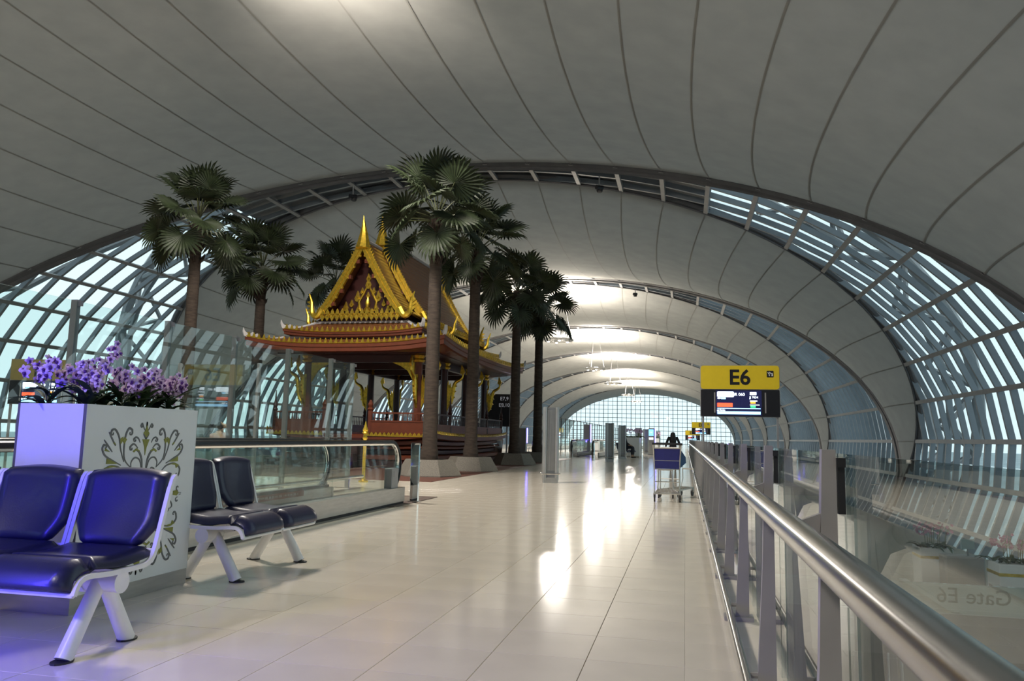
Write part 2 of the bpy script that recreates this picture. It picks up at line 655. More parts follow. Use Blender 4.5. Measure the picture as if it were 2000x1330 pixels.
# ------------------------------------------------------------------ beam benches
M_VINYL = mat('navy_vinyl', (0.012, 0.014, 0.05), 0.35, var=0.1, vscale=5, bump=0.05, bscale=120, coat=0.15)
def pad(outline_fn, nx, nt, thick, name):
    # closed padded surface: outline_fn(a, t) -> centre line point & normal, a in -1..1 over the width
    m = MB()
    top, bot = [], []
    for i in range(nt + 1):
        t = i / nt
        ra, rb = [], []
        for k in range(nx + 1):
            a = -1 + 2 * k / nx
            (x, y, z), (nx_, ny, nz) = outline_fn(a, t)
            ed = min(1, (1 - abs(a)) / 0.14, t / 0.09 + .0, (1 - t) / 0.09)
            ed = math.sqrt(max(0, 1 - (1 - max(0, ed)) ** 2))
            h = thick * (0.18 + 0.82 * ed)
            ra.append((x + nx_ * h, y + ny * h, z + nz * h))
            rb.append((x, y, z))
        top.append(ra)
        bot.append(rb)
    m.grid(top)
    m.grid(bot)
    n = nx + 1
    o = (nt + 1) * n
    fs = []
    for k in range(nx):
        fs.append((k, k + 1, o + k + 1, o + k))
        q = nt * n
        fs.append((q + k, q + k + 1, o + q + k + 1, o + q + k))
    for i in range(nt):
        fs.append((i * n, (i + 1) * n, o + (i + 1) * n, o + i * n))
        fs.append((i * n + nx, (i + 1) * n + nx, o + (i + 1) * n + nx, o + i * n + nx))
    m.f += fs
    return m.mesh(name, M_VINYL, 'full')
def smoothpath(pts, t):
    f = t * (len(pts) - 1)
    i = min(int(f), len(pts) - 2)
    u = f - i
    p0, p1, p2, p3 = pts[max(i - 1, 0)], pts[i], pts[i + 1], pts[min(i + 2, len(pts) - 1)]
    out = []
    for a, b, c, d in zip(p0, p1, p2, p3):
        out.append(0.5 * ((2 * b) + (-a + c) * u + (2 * a - 5 * b + 4 * c - d) * u * u + (-a + 3 * b - 3 * c + d) * u ** 3))
    return out
SEATP = [(0.20, 0.400), (0.10, 0.385), (-0.02, 0.375), (-0.14, 0.385), (-0.235, 0.390), (-0.295, 0.360), (-0.305, 0.315)]
def seat_fn(a, t):
    y, z = smoothpath(SEATP, t)
    y2, z2 = smoothpath(SEATP, min(1, t + .02))
    y1, z1 = smoothpath(SEATP, max(0, t - .02))
    dy, dz = y2 - y1, z2 - z1
    l = math.hypot(dy, dz)
    w = 0.235
    n = (dz / l, -dy / l)
    if n[1] < 0 and t < .6:
        n = (-n[0], -n[1])
    if t >= .6 and n[0] > 0:
        n = (-n[0], -n[1])
    return (a * w, y, z), (0, n[0], n[1])
def back_fn(a, t):
    z = 0.425 + 0.375 * t
    y = 0.185 + 0.10 * t + 0.02 * math.sin(t * 3.1)
    if t > .9:
        y += (t - .9) * .25
    w = 0.150 + 0.085 * min(1, t / 0.30) ** 0.8 - 0.012 * max(0, (t - .75) / .25) ** 2
    if t < .06:
        w -= 0.02 * (1 - t / .06)
    bow = 0.018 * (1 - a * a)
    return (a * w, y + bow, z - 0.02 * (a * a) * (1 if t > .9 else 0)), (0, -0.96, 0.26)
seat_me = pad(seat_fn, 12, 28, 0.050, 'seat')
back_me = pad(back_fn, 12, 16, 0.045, 'backrest')
def frame_mesh():
    m = MB()
    path = [(-0.305, 0.300), (-0.285, 0.345), (-0.235, 0.368), (-0.10, 0.360), (0.10, 0.362), (0.165, 0.380), (0.195, 0.425), (0.225, 0.53), (0.262, 0.66), (0.290, 0.745), (0.315, 0.765)]
    for sx in (-0.243, 0.243):
        pts = [smoothpath(path, i / 30) for i in range(31)]
        out = []
        rows = []
        for i, (y, z) in enumerate(pts):
            y2, z2 = pts[min(i + 1, 30)]
            y1, z1 = pts[max(i - 1, 0)]
            l = math.hypot(y2 - y1, z2 - z1)
            ny, nz = -(z2 - z1) / l * .011, (y2 - y1) / l * .011
            rows.append([(sx - .010, y - ny, z - nz), (sx + .010, y - ny, z - nz), (sx + .010, y + ny, z + nz), (sx - .010, y + ny, z + nz), (sx - .010, y - ny, z - nz)])
        m.grid(rows)
    m.tube([(-0.243, -0.303, 0.302), (0.243, -0.303, 0.302)], 0.011, 8)
    m.tube([(-0.243, 0.205, 0.42), (0.243, 0.205, 0.42)], 0.009, 6)
    m.box((0, 0.0, 0.362), (0.486, 0.10, 0.012))
    return m.mesh('seat_frame', M_WHITE, True)
sframe_me = frame_mesh()
def leg_mesh(s):
    m = MB()
    m.tube([(0, 0.02 * s, 0.30), (0, 0.195 * s, 0.008)], [0.034, 0.038], 14)
    return m.mesh('leg', M_WHITE, True)
leg_me = {s: leg_mesh(s) for s in (-1, 1)}
fpad_me = MB().lathe([(0.045, 0), (0.045, 0.008)], (0, 0, 0), 14).mesh('foot_pad', M_BLACK)
def bench(label, loc, rz, seats, legs, x0, x1):
    e = thing('beam_bench', label, 'bench', loc, rz, 'navy beam benches near the planter')
    b = MB().tube([(x0, 0, 0.305), (x1, 0, 0.305)], 0.047, 18).build('beam', M_WHITE, e, True)
    for x in (x0, x1):
        d = 0.006 if x == x1 else -0.006
        MB().tube([(x, 0, 0.305), (x + d, 0, 0.305)], 0.049, 18).build('end_cap', M_WHITE, b)
    for x in seats:
        for nm, me in (('seat', seat_me), ('backrest', back_me), ('seat_frame', sframe_me)):
            link(nm, me, e, (x, 0, 0))
        c = MB().box((x, 0.0, 0.35), (0.10, 0.11, 0.03)).tube([(x - .06, 0, .305), (x + .06, 0, .305)], 0.053, 14).build('seat_clamp', M_WHITE, e)
    for x in legs:
        for s in (-1, 1):
            l = link('leg', leg_me[s], e, (x, 0, 0))
            link('foot_pad', fpad_me, l, (0, 0.2 * s, 0), None, (0.9, 1.2, 1))
    return e
# bench facing the viewer, its beam parallel to X
bench('navy padded bench facing the viewer in front of the white planter', (0, 3.18, 0), 0, [-2.725, -3.235, -3.745], [-2.6, -3.87], -4.00, -2.50)
# bench facing the walkway
bench('navy padded bench between planter and moving walkway, facing the open floor', (-3.11, 0, 0), math.pi / 2, [5.445, 4.935], [5.70, 4.82], 4.70, 5.82)

# ------------------------------------------------------------------ white planter with scroll ornament
M_PLANTER = mat('planter_white_laminate', (0.78, 0.80, 0.81), 0.28, var=0.02, vscale=3)
M_GREEN = mat('ornament_green', (0.25, 0.26, 0.05), 0.5, var=0.15, vscale=30)
M_OGREY = mat('ornament_grey', (0.14, 0.145, 0.145), 0.5, var=0.1)
px0, px1, py0, py1, pz = -3.655, -3.205, 3.69, 4.70, 1.125
pl = thing('planter_box', 'tall white planter box with grey and green scroll ornament, in front of the moving walkway', 'planter', ((px0 + px1) / 2, (py0 + py1) / 2, 0))
cx_, cy_ = (px0 + px1) / 2, (py0 + py1) / 2
W_, L_ = px1 - px0, py1 - py0
m = MB()
m.box((0, 0, (0.095 + pz - .06) / 2), (W_ - .02, L_ - .02, pz - .06 - .095))
m.build('core', M_PLANTER, pl)
for nm, c, d in (('side_panel', (W_ / 2 - .008, 0, (pz + .095) / 2), (.016, L_ - .008, pz - .095)), ('side_panel', (-W_ / 2 + .008, 0, (pz + .095) / 2), (.016, L_ - .008, pz - .095)),
                 ('end_panel', (0, -L_ / 2 + .008, (pz + .095) / 2), (W_ - .036, .016, pz - .095)), ('end_panel', (0, L_ / 2 - .008, (pz + .095) / 2), (W_ - .036, .016, pz - .095))):
    MB().box(c, d).build(nm, M_PLANTER, pl)
for sx in (-1, 1):
    for sy in (-1, 1):
        MB().box((sx * (W_ / 2 - .012), sy * (L_ / 2 - .006), (pz + .095) / 2), (.022, .010, pz - .095)).build('corner_trim', M_RIB, pl)
MB().box((0, 0, .0475), (W_ - .006, L_ - .006, .095)).build('plinth', M_STEEL, pl)
MB().box((0, 0, pz - .045), (W_ - .04, L_ - .04, .02)).build('soil', mat('bark_soil', (0.05, 0.035, 0.02), 0.95, var=0.4, vscale=30, bump=0.6), pl)
# ornament: strokes given as (points, width), drawn in face coordinates u (along the face) and v (up), mirrored in u
def spiral(c, r0, r1, a0, a1, n=14):
    return [(c[0] + (r0 + (r1 - r0) * i / n) * math.cos(a0 + (a1 - a0) * i / n), c[1] + (r0 + (r1 - r0) * i / n) * math.sin(a0 + (a1 - a0) * i / n)) for i in range(n + 1)]
def cr_curve(p, n=18):
    return [tuple(smoothpath(p, i / n)) for i in range(n + 1)]
def stroke(m, pts, w, fn, t0, t1, taper=True):
    n = len(pts)
    L, Rr = [], []
    for i, (x, y) in enumerate(pts):
        x2, y2 = pts[min(i + 1, n - 1)]
        x1, y1 = pts[max(i - 1, 0)]
        l = math.hypot(x2 - x1, y2 - y1) or 1
        k = w * (math.sin(math.pi * (0.12 + 0.80 * i / (n - 1))) if taper else 1) / 2
        L.append((x - (y2 - y1) / l * k, y + (x2 - x1) / l * k))
        Rr.append((x + (y2 - y1) / l * k, y - (x2 - x1) / l * k))
    for i in range(n - 1):
        q = [L[i], L[i + 1], Rr[i + 1], Rr[i]]
        m.add([fn(u, v, t1) for u, v in q], [(0, 1, 2, 3)])
        m.add([fn(u, v, t0) for u, v in (L[i], L[i + 1])] + [fn(u, v, t1) for u, v in (L[i + 1], L[i])], [(0, 1, 2, 3)])
        m.add([fn(u, v, t0) for u, v in (Rr[i], Rr[i + 1])] + [fn(u, v, t1) for u, v in (Rr[i + 1], Rr[i])], [(0, 1, 2, 3)])
KU, KV = 0.00112, 0.00079        # the design is drawn on a 1000-unit square
def quarter():
    g, s = [], []     # green shapes and grey strokes of the upper half, u >= 0
    def c(pts, w, sp=None):
        q = cr_curve([(x * KU, y * KV) for x, y in pts])
        if sp:
            (x, y), r, a0, a1 = sp
            q = q + spiral((x * KU, y * KV), r, .004, a0, a1, 12)
        s.append((q, w))
    c([(100, 225), (152, 285), (166, 365), (160, 470), (138, 522), (112, 508)], .013, ((124, 488), .016, 2.4, 7.5))
    c([(160, 275), (190, 365), (208, 455), (240, 510), (268, 505)], .012, ((258, 484), .016, 1.2, -4.2))
    c([(285, 492), (230, 392)], .010)
    c([(315, 437), (250, 348)], .010)
    c([(180, 250), (240, 285), (298, 322), (322, 370), (314, 402)], .012, ((302, 384), .013, .8, 5.6))
    c([(150, 195), (192, 235), (258, 246), (308, 208), (306, 158)], .013, ((288, 160), .018, 0, -4.8))
    c([(-22, 480), (6, 432)], .009)
    c([(45, 415), (60, 446), (80, 456), (98, 440)], .010, ((86, 434), .011, .4, -4.5))
    c([(60, 372), (80, 398), (100, 403), (122, 382)], .011, ((110, 372), .013, .6, -4.5))
    c([(14, 215), (24, 290), (48, 345), (80, 362)], .014)
    c([(22, 218), (40, 285), (78, 302), (104, 268), (100, 222)], .009)
    c([(48, 205), (62, 222), (82, 214), (86, 198)], .010)
    c([(0, 575), (0, 530)], .012)
    c([(14, 508), (24, 530), (38, 560), (50, 545)], .008, ((40, 540), .009, .4, -5))
    c([(95, 150), (110, 168), (130, 160), (138, 130)], .010)
    c([(170, 40), (200, 70), (215, 120), (232, 128), (240, 105)], .011)
    c([(215, 22), (250, 58), (262, 92), (246, 112)], .010)
    for q in ([(0, 552), (14, 500), (24, 486), (0, 455), (-24, 486), (-14, 500)], [(-28, 440), (28, 440), (8, 380), (0, 318), (-8, 380)],
              [(40, 352), (70, 372), (98, 352), (88, 342), (70, 358), (52, 348)], [(150, 440), (168, 456), (182, 430), (166, 405)], [(178, 460), (202, 440), (196, 400), (184, 420)],
              [(205, 262), (262, 292), (286, 304), (288, 264), (240, 262)], [(196, 238), (256, 252), (300, 234), (276, 208), (268, 234), (230, 240)],
              [(226, 398), (240, 420), (246, 408)], [(268, 350), (300, 376), (306, 356)]):
        g.append([(x * KU, y * KV) for x, y in q])
    return g, s
G_, S_ = quarter()
fu = L_ / 2
mg, ms = MB(), MB()
fx = W_ / 2
VC = 0.585        # height of the ornament's centre
for sv in (1, -1):
    for su in (1, -1):
        fn = (lambda su, sv: (lambda u, v, t: (fx + t, su * u, VC + sv * v)))(su, sv)
        for q in G_:
            if su < 0 and min(p[0] for p in q) < 0:
                continue                       # shapes on the axis are whole already
            mg.prism(q, fn, 0.0, 0.0035)
        for pts, w_ in S_:
            stroke(ms, pts, w_, fn, 0.0, 0.003)
# side palmettes on the axis
for su in (1, -1):
    fn = (lambda su: (lambda u, v, t: (fx + t, su * u * KU, VC + v * KV)))(su)
    mg.prism([(188, 5), (240, 26), (246, 0), (240, -20), (188, 0)], fn, 0, .0035)
    mg.prism([(266, 26), (300, 30), (318, 8), (300, -14), (266, -6)], fn, 0, .003)
    for sv in (1, -1):
        fn2 = (lambda su, sv: (lambda u, v, t: (fx + t, su * u, VC + sv * v)))(su, sv)
        stroke(ms, spiral((305 * KU, 48 * KV), .018, .005, -1.2, -6.2), .009, fn2, 0, .003)
        stroke(ms, [(320 * KU, 8 * KV), (338 * KU, 6 * KV)], .012, fn2, 0, .003)
mg.build('ornament_leaves', M_GREEN, pl)
ms.build('ornament_scrolls', M_OGREY, pl)

# ------------------------------------------------------------------ orchids
M_PETAL = mat('orchid_petal', (0.76, 0.55, 0.80), 0.55, var=0.28, vscale=25)
M_LIP = mat('orchid_lip', (0.10, 0.02, 0.20), 0.5, var=0.2)
M_LEAF = mat('orchid_leaf', (0.040, 0.070, 0.026), 0.65, var=0.35, vscale=12, spec=0.25)
M_STEM = mat('orchid_stem', (0.13, 0.15, 0.07), 0.5, var=0.2)
def flower_mesh():
    m = MB()
    for i in range(5):
        a = math.pi / 2 + i * 2 * math.pi / 5
        wide = 0.0105 if i in (1, 4) else 0.0075
        L = 0.026 if i in (1, 4) else 0.024
        ca, sa = math.cos(a), math.sin(a)
        rows = []
        for j in range(5):
            t = j / 4
            r = 0.002 + L * t
            wv = wide * math.sin(math.pi * (0.10 + 0.85 * t)) + .0008
            z = 0.006 * math.sin(t * 2.4) - 0.004 * t * t
            rows.append([(r * ca - q * wv * sa, r * sa + q * wv * ca, z - abs(q) * .002) for q in (-1, 0, 1)])
        m.grid(rows)
    return m.mesh('flower', M_PETAL, 'full')
def lip_mesh():
    m = MB()
    m.lathe([(0.0015, 0.0), (0.005, 0.003), (0.0075, 0.010), (0.006, 0.014)], (0, 0, 0), 8)
    rows = []
    for j in range(4):
        t = j / 3
        wv = .0075 * math.sin(math.pi * (.25 + .7 * t))
        rows.append([(q * wv, -.003 - .014 * t, .008 + .003 * t - abs(q) * .002) for q in (-1, 0, 1)])
    m.grid(rows)
    return m.mesh('lip', M_LIP, 'full')
flower_me, lip_me = flower_mesh(), lip_mesh()
def leaf_into(m, base, ang, length, droop, width):
    rows = []
    d = Vector((math.cos(ang), math.sin(ang), 0))
    sd = Vector((-d.y, d.x, 0))
    for j in range(8):
        t = j / 7
        p = Vector(base) + d * (length * (0.25 * t + 0.75 * t * t ** .2) * .85) + Vector((0, 0, length * (0.75 * t - droop * t * t)))
        wv = width * (math.sin(math.pi * (0.12 + 0.86 * t)) ** .7)
        rows.append([p + sd * wv * q + Vector((0, 0, -abs(q) * -.35 * wv)) for q in (-1, 0, 1)])
    m.grid([[tuple(p) for p in r] for r in rows])
def orchid(label, base, sprays, nleaf, rr, group, scale=1.0, simple=False):
    e = thing('orchid_plant', label, 'orchid', base, 0, group)
    for i in range(nleaf):
        m = MB()
        a = rr.uniform(0, 6.28)
        leaf_into(m, (rr.uniform(-.02, .02), rr.uniform(-.02, .02), rr.uniform(0, .08)), a, rr.uniform(.14, .25) * scale, rr.uniform(.2, .62), rr.uniform(.015, .024) * scale)
        m.build('leaf', M_LEAF, e, 'full')
    for dx, dy, h, nf in sprays:
        path = []
        for i in range(9):
            t = i / 8
            path.append((dx * (t ** 1.7), dy * (t ** 1.7), (h + .035) * (t - .12 * t ** 3)))
        st = MB().tube(path, [0.004 * (1 - .5 * i / 8) for i in range(9)], 5).build('stem', M_STEM, e, True)
        for i in range(nf):
            t = 1 - i * (.46 / nf)
            f = t * 8
            k = min(int(f), 7)
            p = Vector(path[k]).lerp(Vector(path[k + 1]), f - k)
            a = rr.uniform(0, 6.28)
            r = rr.uniform(.02, .055) if i else 0.004
            p = p + Vector((math.cos(a) * r, math.sin(a) * r, rr.uniform(-.012, .02)))
            # flowers nod outward, most turn to the walkway
            az = rr.gauss(-0.75, 0.75)
            el = rr.gauss(0.05, 0.35)
            s = scale * 1.22 * (rr.uniform(.85, 1.15) if i > 1 else rr.uniform(.55, .8))
            fl = link('flower', flower_me, e, p, (math.pi / 2 - el, rr.uniform(-.4, .4), az + math.pi / 2), (s, s, s))
            if not simple:
                link('lip', lip_me, fl)
    return e
orr = random.Random(21)
OLAB = ['purple orchid plant leaning out over the left edge of the near planter', 'purple orchid plant at the near right corner of the white planter',
        'purple orchid plant second from the left along the back of the near planter', 'purple orchid plant above the ornament\'s left half, at the front of the planter',
        'purple orchid plant with the tallest spray, middle of the near planter', 'purple orchid plant above the ornament\'s centre, at the front of the planter',
        'purple orchid plant towards the far end, at the back of the near planter', 'purple orchid plant at the far right corner of the near planter',
        'purple orchid plant whose sprays hang past the far right end of the near planter']
spots = [(-3.56, 3.80), (-3.34, 3.86), (-3.50, 4.00), (-3.32, 4.10), (-3.54, 4.20), (-3.36, 4.34), (-3.54, 4.44), (-3.33, 4.56), (-3.48, 4.60)]
for i, (x, y) in enumerate(spots):
    sp = []
    for k in range(3):
        if i == 0:
            d = [(-.13, -.03, .27, 10), (.05, -.03, .30, 10), (.02, .10, .24, 9)][k]
        elif i == 8:
            d = [(.14, .10, .24, 11), (.06, .20, .14, 11), (-.02, .03, .24, 9)][k]
        elif i == 4:
            d = [(.03, .05, .44, 10), (.10, .02, .27, 10), (-.06, -.08, .26, 9)][k]
        else:
            d = (orr.uniform(-.05, .13), orr.uniform(-.08, .12), orr.uniform(.17, .30), orr.choice((9, 10, 11)))
        sp.append(d)
    orchid(OLAB[i], (x, y, pz - .035), sp, 14, orr, 'orchids in the near planter')
# ------------------------------------------------------------------ moving walkway on the left
M_BELT = mat('black_handrail_belt', (0.012, 0.012, 0.014), 0.22, var=0.1)
M_RED = mat('red_notice_strip', (0.30, 0.06, 0.04), 0.5, var=0.1)
M_WGLASS = glass('walkway_glass', (0.88, 0.93, 0.91), 1.0)
def walkway(label, y0, y1, xs, group, detail=True):
    e = thing('moving_walkway', label, 'walkway', (0, 0, 0), 0, group)
    xa, xb = xs
    for bi, (xc_, sg) in enumerate(((xa, 1), (xb, -1))):
        # skirt: stainless box with a dark plinth and inner lip
        m = MB()
        m.box((xc_ + sg * .055, (y0 + y1) / 2, .135), (.11, y1 - y0, .20))
        m.box((xc_ - sg * .055, (y0 + y1) / 2, .115), (.11, y1 - y0 - .01, .16))
        sk = m.build('skirt', M_STEEL, e)
        MB().box((xc_ + sg * .04, (y0 + y1) / 2, .0175), (.12, y1 - y0 - .02, .035)).build('kick_plate', M_DARK, sk)
        MB().box((xc_ - sg * .02, (y0 + y1) / 2, .215), (.05, y1 - y0 - .06, .035)).build('glass_channel', M_DARK, sk)
        # glass panels
        y = y1 - .30
        while y > y0 + .2:
            y2 = max(y - 1.9, y0 + .1)
            MB().box((xc_, (y + y2) / 2 + .002, .53), (.012, y - y2 - .008, .62)).build('glass_panel', M_WGLASS, e)
            y = y2
        m = MB()
        pts = [(y1 - .31, .225)] + [(y1 - .31 + .27 * math.cos(a), .555 + .27 * math.sin(a)) for a in [R(-70 + 10 * i) for i in range(17)]] + [(y1 - .31, .84)]
        m.prism(pts, lambda u, v, t: (t, u, v), xc_ - .006, xc_ + .006)
        m.build('glass_end', M_WGLASS, e)
        # trim and belt follow one loop
        def loop(r, dz):
            p = [(xc_, y0 + .3, .865 + dz)]
            p += [(xc_, y1 - .34 + r * math.cos(a), .865 + dz - r + r * math.sin(a)) for a in [R(90 - 9 * i) for i in range(19)]]
            return p
        p = loop(.315, -.01)
        m = MB()
        m.tube(p, .022, 8)
        m.build('chrome_trim', M_MIRROR, e, True)
        m = MB()
        rows = []
        p = loop(.335, .012)
        for i, q in enumerate(p):
            q = Vector(q)
            if i == 0:
                n = Vector((0, 0, 1))
            else:
                n = (q - Vector((xc_, y1 - .34, .877 - .335))).normalized() if i > 0 else n
            hw = .042
            rows.append([tuple(q + Vector((sx * hw * k, 0, 0)) + n * h) for sx, k, h in ((-1, 1, -.012), (-1, 1, .016), (-1, .6, .030), (1, .6, .030), (1, 1, .016), (1, 1, -.012), (-1, 1, -.012))])
        m.grid(rows)
        m.build('handrail_belt', M_BELT, e, True)
        if detail and bi == 1:
            m = MB().box((xc_ - sg * .112, y1 - 2.9, .17), (.006, 3.9, .075)).build('notice_strip', M_RED, e)
            mm = MB()
            rr = random.Random(5)
            y = y1 - 4.7
            while y < y1 - 1.1:
                ww = rr.uniform(.02, .11)
                h = rr.choice((.022, .030, .026))
                mm.box((xc_ - sg * .116, y + ww / 2, .17), (.003, ww, h))
                y += ww + rr.uniform(.012, .03)
            mm.build('lettering', mat('notice_letters', (.55, .35, .30), .6, var=.1), m)
    m = MB()
    mid, wd = (xa + xb) / 2, abs(xa - xb) - .24
    n = 60
    for i in range(n):
        x = mid - wd / 2 + wd * (i + .5) / n
        m.box((x, (y0 + y1) / 2 - .3, .010), (wd / n * .6, y1 - y0 - .6, .012))
    m.box((mid, (y0 + y1) / 2 - .3, .006), (wd, y1 - y0 - .6, .010))
    m.build('pallet_belt', M_BELT, e)
    m = MB()
    m.box((mid, y1 + .30, .006), (abs(xa - xb) + .42, 1.9, .010))
    lp = m.build('landing_plate', mat('landing_grey', (0.16, 0.12, 0.105), 0.5, 0.3, var=.15, vscale=20), e)
    m = MB()
    m.box((mid, y1 + .30, .0115), (abs(xa - xb) + .1, 1.5, .003))
    m.build('inlay', mat('landing_inlay', (0.26, 0.22, 0.19), 0.4, 0.4, var=.1, vscale=20), lp)
    return e
wk = walkway('moving walkway with glass sides and black belts, behind the planter', -3.0, 10.91, (-4.09, -5.20), 'moving walkways')
# sensor box on the near skirt and mirror pylon at the entry
e = thing('control_box', 'small grey control box standing on the walkway skirt', 'box', (-4.06, 10.56, .235))
MB().rbox((0, 0, .14), (.12, .24, .28), .01).build('body', mat('box_grey', (.26, .27, .28), .5, var=.05), e)
MB().box((.062, 0, .20), (.004, .12, .08)).build('label_plate', M_PURLIN, e)
e = thing('mirror_pylon', 'slim polished chrome pylon at the entry of the moving walkway', 'pylon', (-3.90, 11.10, .0135))
MB().rbox((0, 0, .43), (.14, .045, .86), .012).build('body', M_MIRROR, e)
MB().box((0, 0, .006), (.17, .075, .012)).build('foot', M_STEEL, e)
MB().tube([(0.0705, -.0, .60), (0.074, 0, .60)], .016, 10).build('sensor', M_WHITE, e)
# ------------------------------------------------------------------ tall glass barrier
bar = thing('glass_barrier', 'tall frameless glass barrier with grey steel posts behind the moving walkway', 'barrier')
BX = -6.0
bys = [2.3, 3.75, 5.2, 6.64, 8.10, 9.52, 11.0, 12.5, 13.4]
bp = MB().box((0, 0, 1.135), (.07, .05, 2.27)).box((0.05, 0, 2.23), (.05, .03, .05)).mesh('post', M_PURLIN)
for i, y in enumerate(bys):
    link('post', bp, bar, (BX, y, 0))
    if i:
        ya, yb = bys[i - 1], y
        MB().box((BX + .05, (ya + yb) / 2, 1.20), (.012, yb - ya - .02, 2.10)).build('glass_panel', M_WGLASS, bar)
MB().box((BX + .01, (bys[0] + bys[-1]) / 2, .83), (.10, bys[-1] - bys[0] + .4, .035)).build('ledge', M_STEEL, bar)
MB().tube([(BX + .10, bys[0], .20), (BX + .10, bys[-1] + .45, .20)], .03, 10).build('bumper_rail', M_CHROME, bar, True)
bxs = [-7.9, -9.6, -11.3]
for i, x in enumerate(bxs):
    o = link('post', bp, bar, (x, 13.4, 0), (0, 0, math.pi / 2))
    xa = BX if i == 0 else bxs[i - 1]
    MB().box(((xa + x) / 2, 13.45, 1.20), (abs(xa - x) - .02, .012, 2.10)).build('glass_panel', M_WGLASS, bar)
MB().box(((BX + bxs[-1]) / 2, 13.41, .83), (BX - bxs[-1], .10, .035)).build('ledge', M_STEEL, bar)
# golden bollards
M_GOLD = mat('gilded', (0.78, 0.52, 0.06), 0.30, 0.85, var=0.25, vscale=14, bump=0.25, bscale=30)
def bollard(label, loc):
    e = thing('gold_bollard', label, 'bollard', loc, 0, 'gilded bollards before the pavilion')
    MB().lathe([(.10, 0), (.10, .03), (.045, .06), (.035, .10), (.035, .86), (.05, .88), (.05, .91), (.036, .93), (.036, .98)], (0, 0, 0), 14).build('post', M_GOLD, e, True)
    MB().lathe([(.036, .98), (.07, 1.0), (.05, 1.03), (.06, 1.06), (.03, 1.13), (.008, 1.24)], (0, 0, 0), 14).build('finial', M_GOLD, e, True)
bollard('gilded bollard with lotus-bud finial right of the tall glass barrier', (-6.45, 15.2, 0))
bollard('gilded bollard with lotus-bud finial seen behind the tall glass barrier', (-9.6, 15.2, 0))
# person leaning back behind the barrier is built with the other people
# ------------------------------------------------------------------ Thai pavilion
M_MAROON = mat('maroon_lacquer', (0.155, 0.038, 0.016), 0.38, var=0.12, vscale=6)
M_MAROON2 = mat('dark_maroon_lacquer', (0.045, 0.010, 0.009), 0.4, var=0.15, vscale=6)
M_ROOF = mat('glazed_brown_tile', (0.20, 0.075, 0.022), 0.40, var=0.2, vscale=30)
M_WRIDGE = mat('white_stucco_ridge', (0.62, 0.60, 0.60), 0.6, var=0.08)
pv = thing('thai_pavilion', 'ornate Thai pavilion with gilded gables, tiered brown roofs and maroon base', 'pavilion', (-9.72, 26.2, 0), R(-1.0))
# local frame: x across, y along (front = -4.9)
HL = 4.1           # columns at +-HL-ish
def lerp(a, b, t):
    return a + (b - a) * t
def ring(m, loops):
    """loops: list of closed point lists, joined to a skin with end caps"""
    n = len(loops[0])
    pts = [p for l in loops for p in l]
    fs = []
    for i in range(len(loops) - 1):
        for k in range(n):
            j = (k + 1) % n
            fs.append((i * n + k, i * n + j, (i + 1) * n + j, (i + 1) * n + k))
    m.add(pts, fs)
def rect_loop(hx, hy, z, sheer=0.0, n=10):
    pts = []
    corners = [(-hx, -hy), (hx, -hy), (hx, hy), (-hx, hy)]
    for c in range(4):
        a, b = corners[c], corners[(c + 1) % 4]
        for i in range(n):
            t = i / n
            x, y = lerp(a[0], b[0], t), lerp(a[1], b[1], t)
            # corners sweep up like a boat's sheer
            q = (2 * t - 1)
            pts.append((x, y, z + sheer * abs(q) ** 3))
    return pts
# base mouldings (each tier its own part)
tiers = [('plinth', 2.62, 4.55, 0.0, 0.20, 0.0, M_MAROON2), ('base_moulding', 2.40, 4.30, 0.20, 0.36, .02, M_MAROON), ('base_moulding', 2.28, 4.15, 0.36, 0.52, .04, M_MAROON2),
         ('base_moulding', 2.42, 4.32, 0.52, 0.62, .06, M_MAROON), ('base_moulding', 2.34, 4.24, 0.62, 0.78, .08, M_MAROON), ('deck_edge', 2.62, 4.55, 0.78, 0.96, .12, M_MAROON)]
for nm, hx, hy, z0, z1, sh, mt in tiers:
    m = MB()
    ls = [rect_loop(hx * .97, hy * .985, z0, sh), rect_loop(hx, hy, z0 + .03, sh), rect_loop(hx, hy, z1 - .03, sh), rect_loop(hx * .97, hy * .985, z1, sh)]
    ring(m, ls)
    m.add(ls[0], [tuple(range(len(ls[0])))])
    m.add(ls[-1], [tuple(range(len(ls[-1])))])
    m.build(nm, mt, pv)
MB().box((0, 0, .985), (4.9, 8.8, .05)).build('deck', M_MAROON2, pv)
def leaf_row(m, pa, pb, n, w, h, out, sheer=0.0, flip=False, both=False):
    """row of pointed gilded leaves from pa to pb; out = outward normal (x,y)"""
    pa, pb = Vector(pa), Vector(pb)
    d = (pb - pa).normalized()
    o = Vector((out[0], out[1], 0))
    sgn = -1 if flip else 1
    for i in range(n):
        t = (i + .5) / n
        c = pa.lerp(pb, t) + Vector((0, 0, sheer * abs(2 * t - 1) ** 3))
        sh = [(-w / 2, 0), (w / 2, 0), (w * .38, h * .45), (0, h), (-w * .38, h * .45)]
        m.prism(sh, lambda u, v, tt: tuple(c + d * u + Vector((0, 0, sgn * v)) + o * tt), 0.0, 0.03)
m = MB()
leaf_row(m, (-2.62, -4.55, .945), (-.75, -4.55, .945), 14, .12, .09, (0, -1), .0)
leaf_row(m, (.62, -4.55, .945), (2.62, -4.55, .945), 15, .12, .09, (0, -1), .0)
leaf_row(m, (2.62, -4.55, .945), (2.62, 4.55, .945), 64, .12, .09, (1, 0), .12)
leaf_row(m, (-2.62, -4.55, .945), (-2.62, 4.55, .945), 64, .12, .09, (-1, 0), .12)
m.box((-1.685, -4.56, .93), (1.87, .03, .03))
m.box((1.62, -4.56, .93), (2.0, .03, .03))
m.build('deck_leaf_trim', M_GOLD, pv)
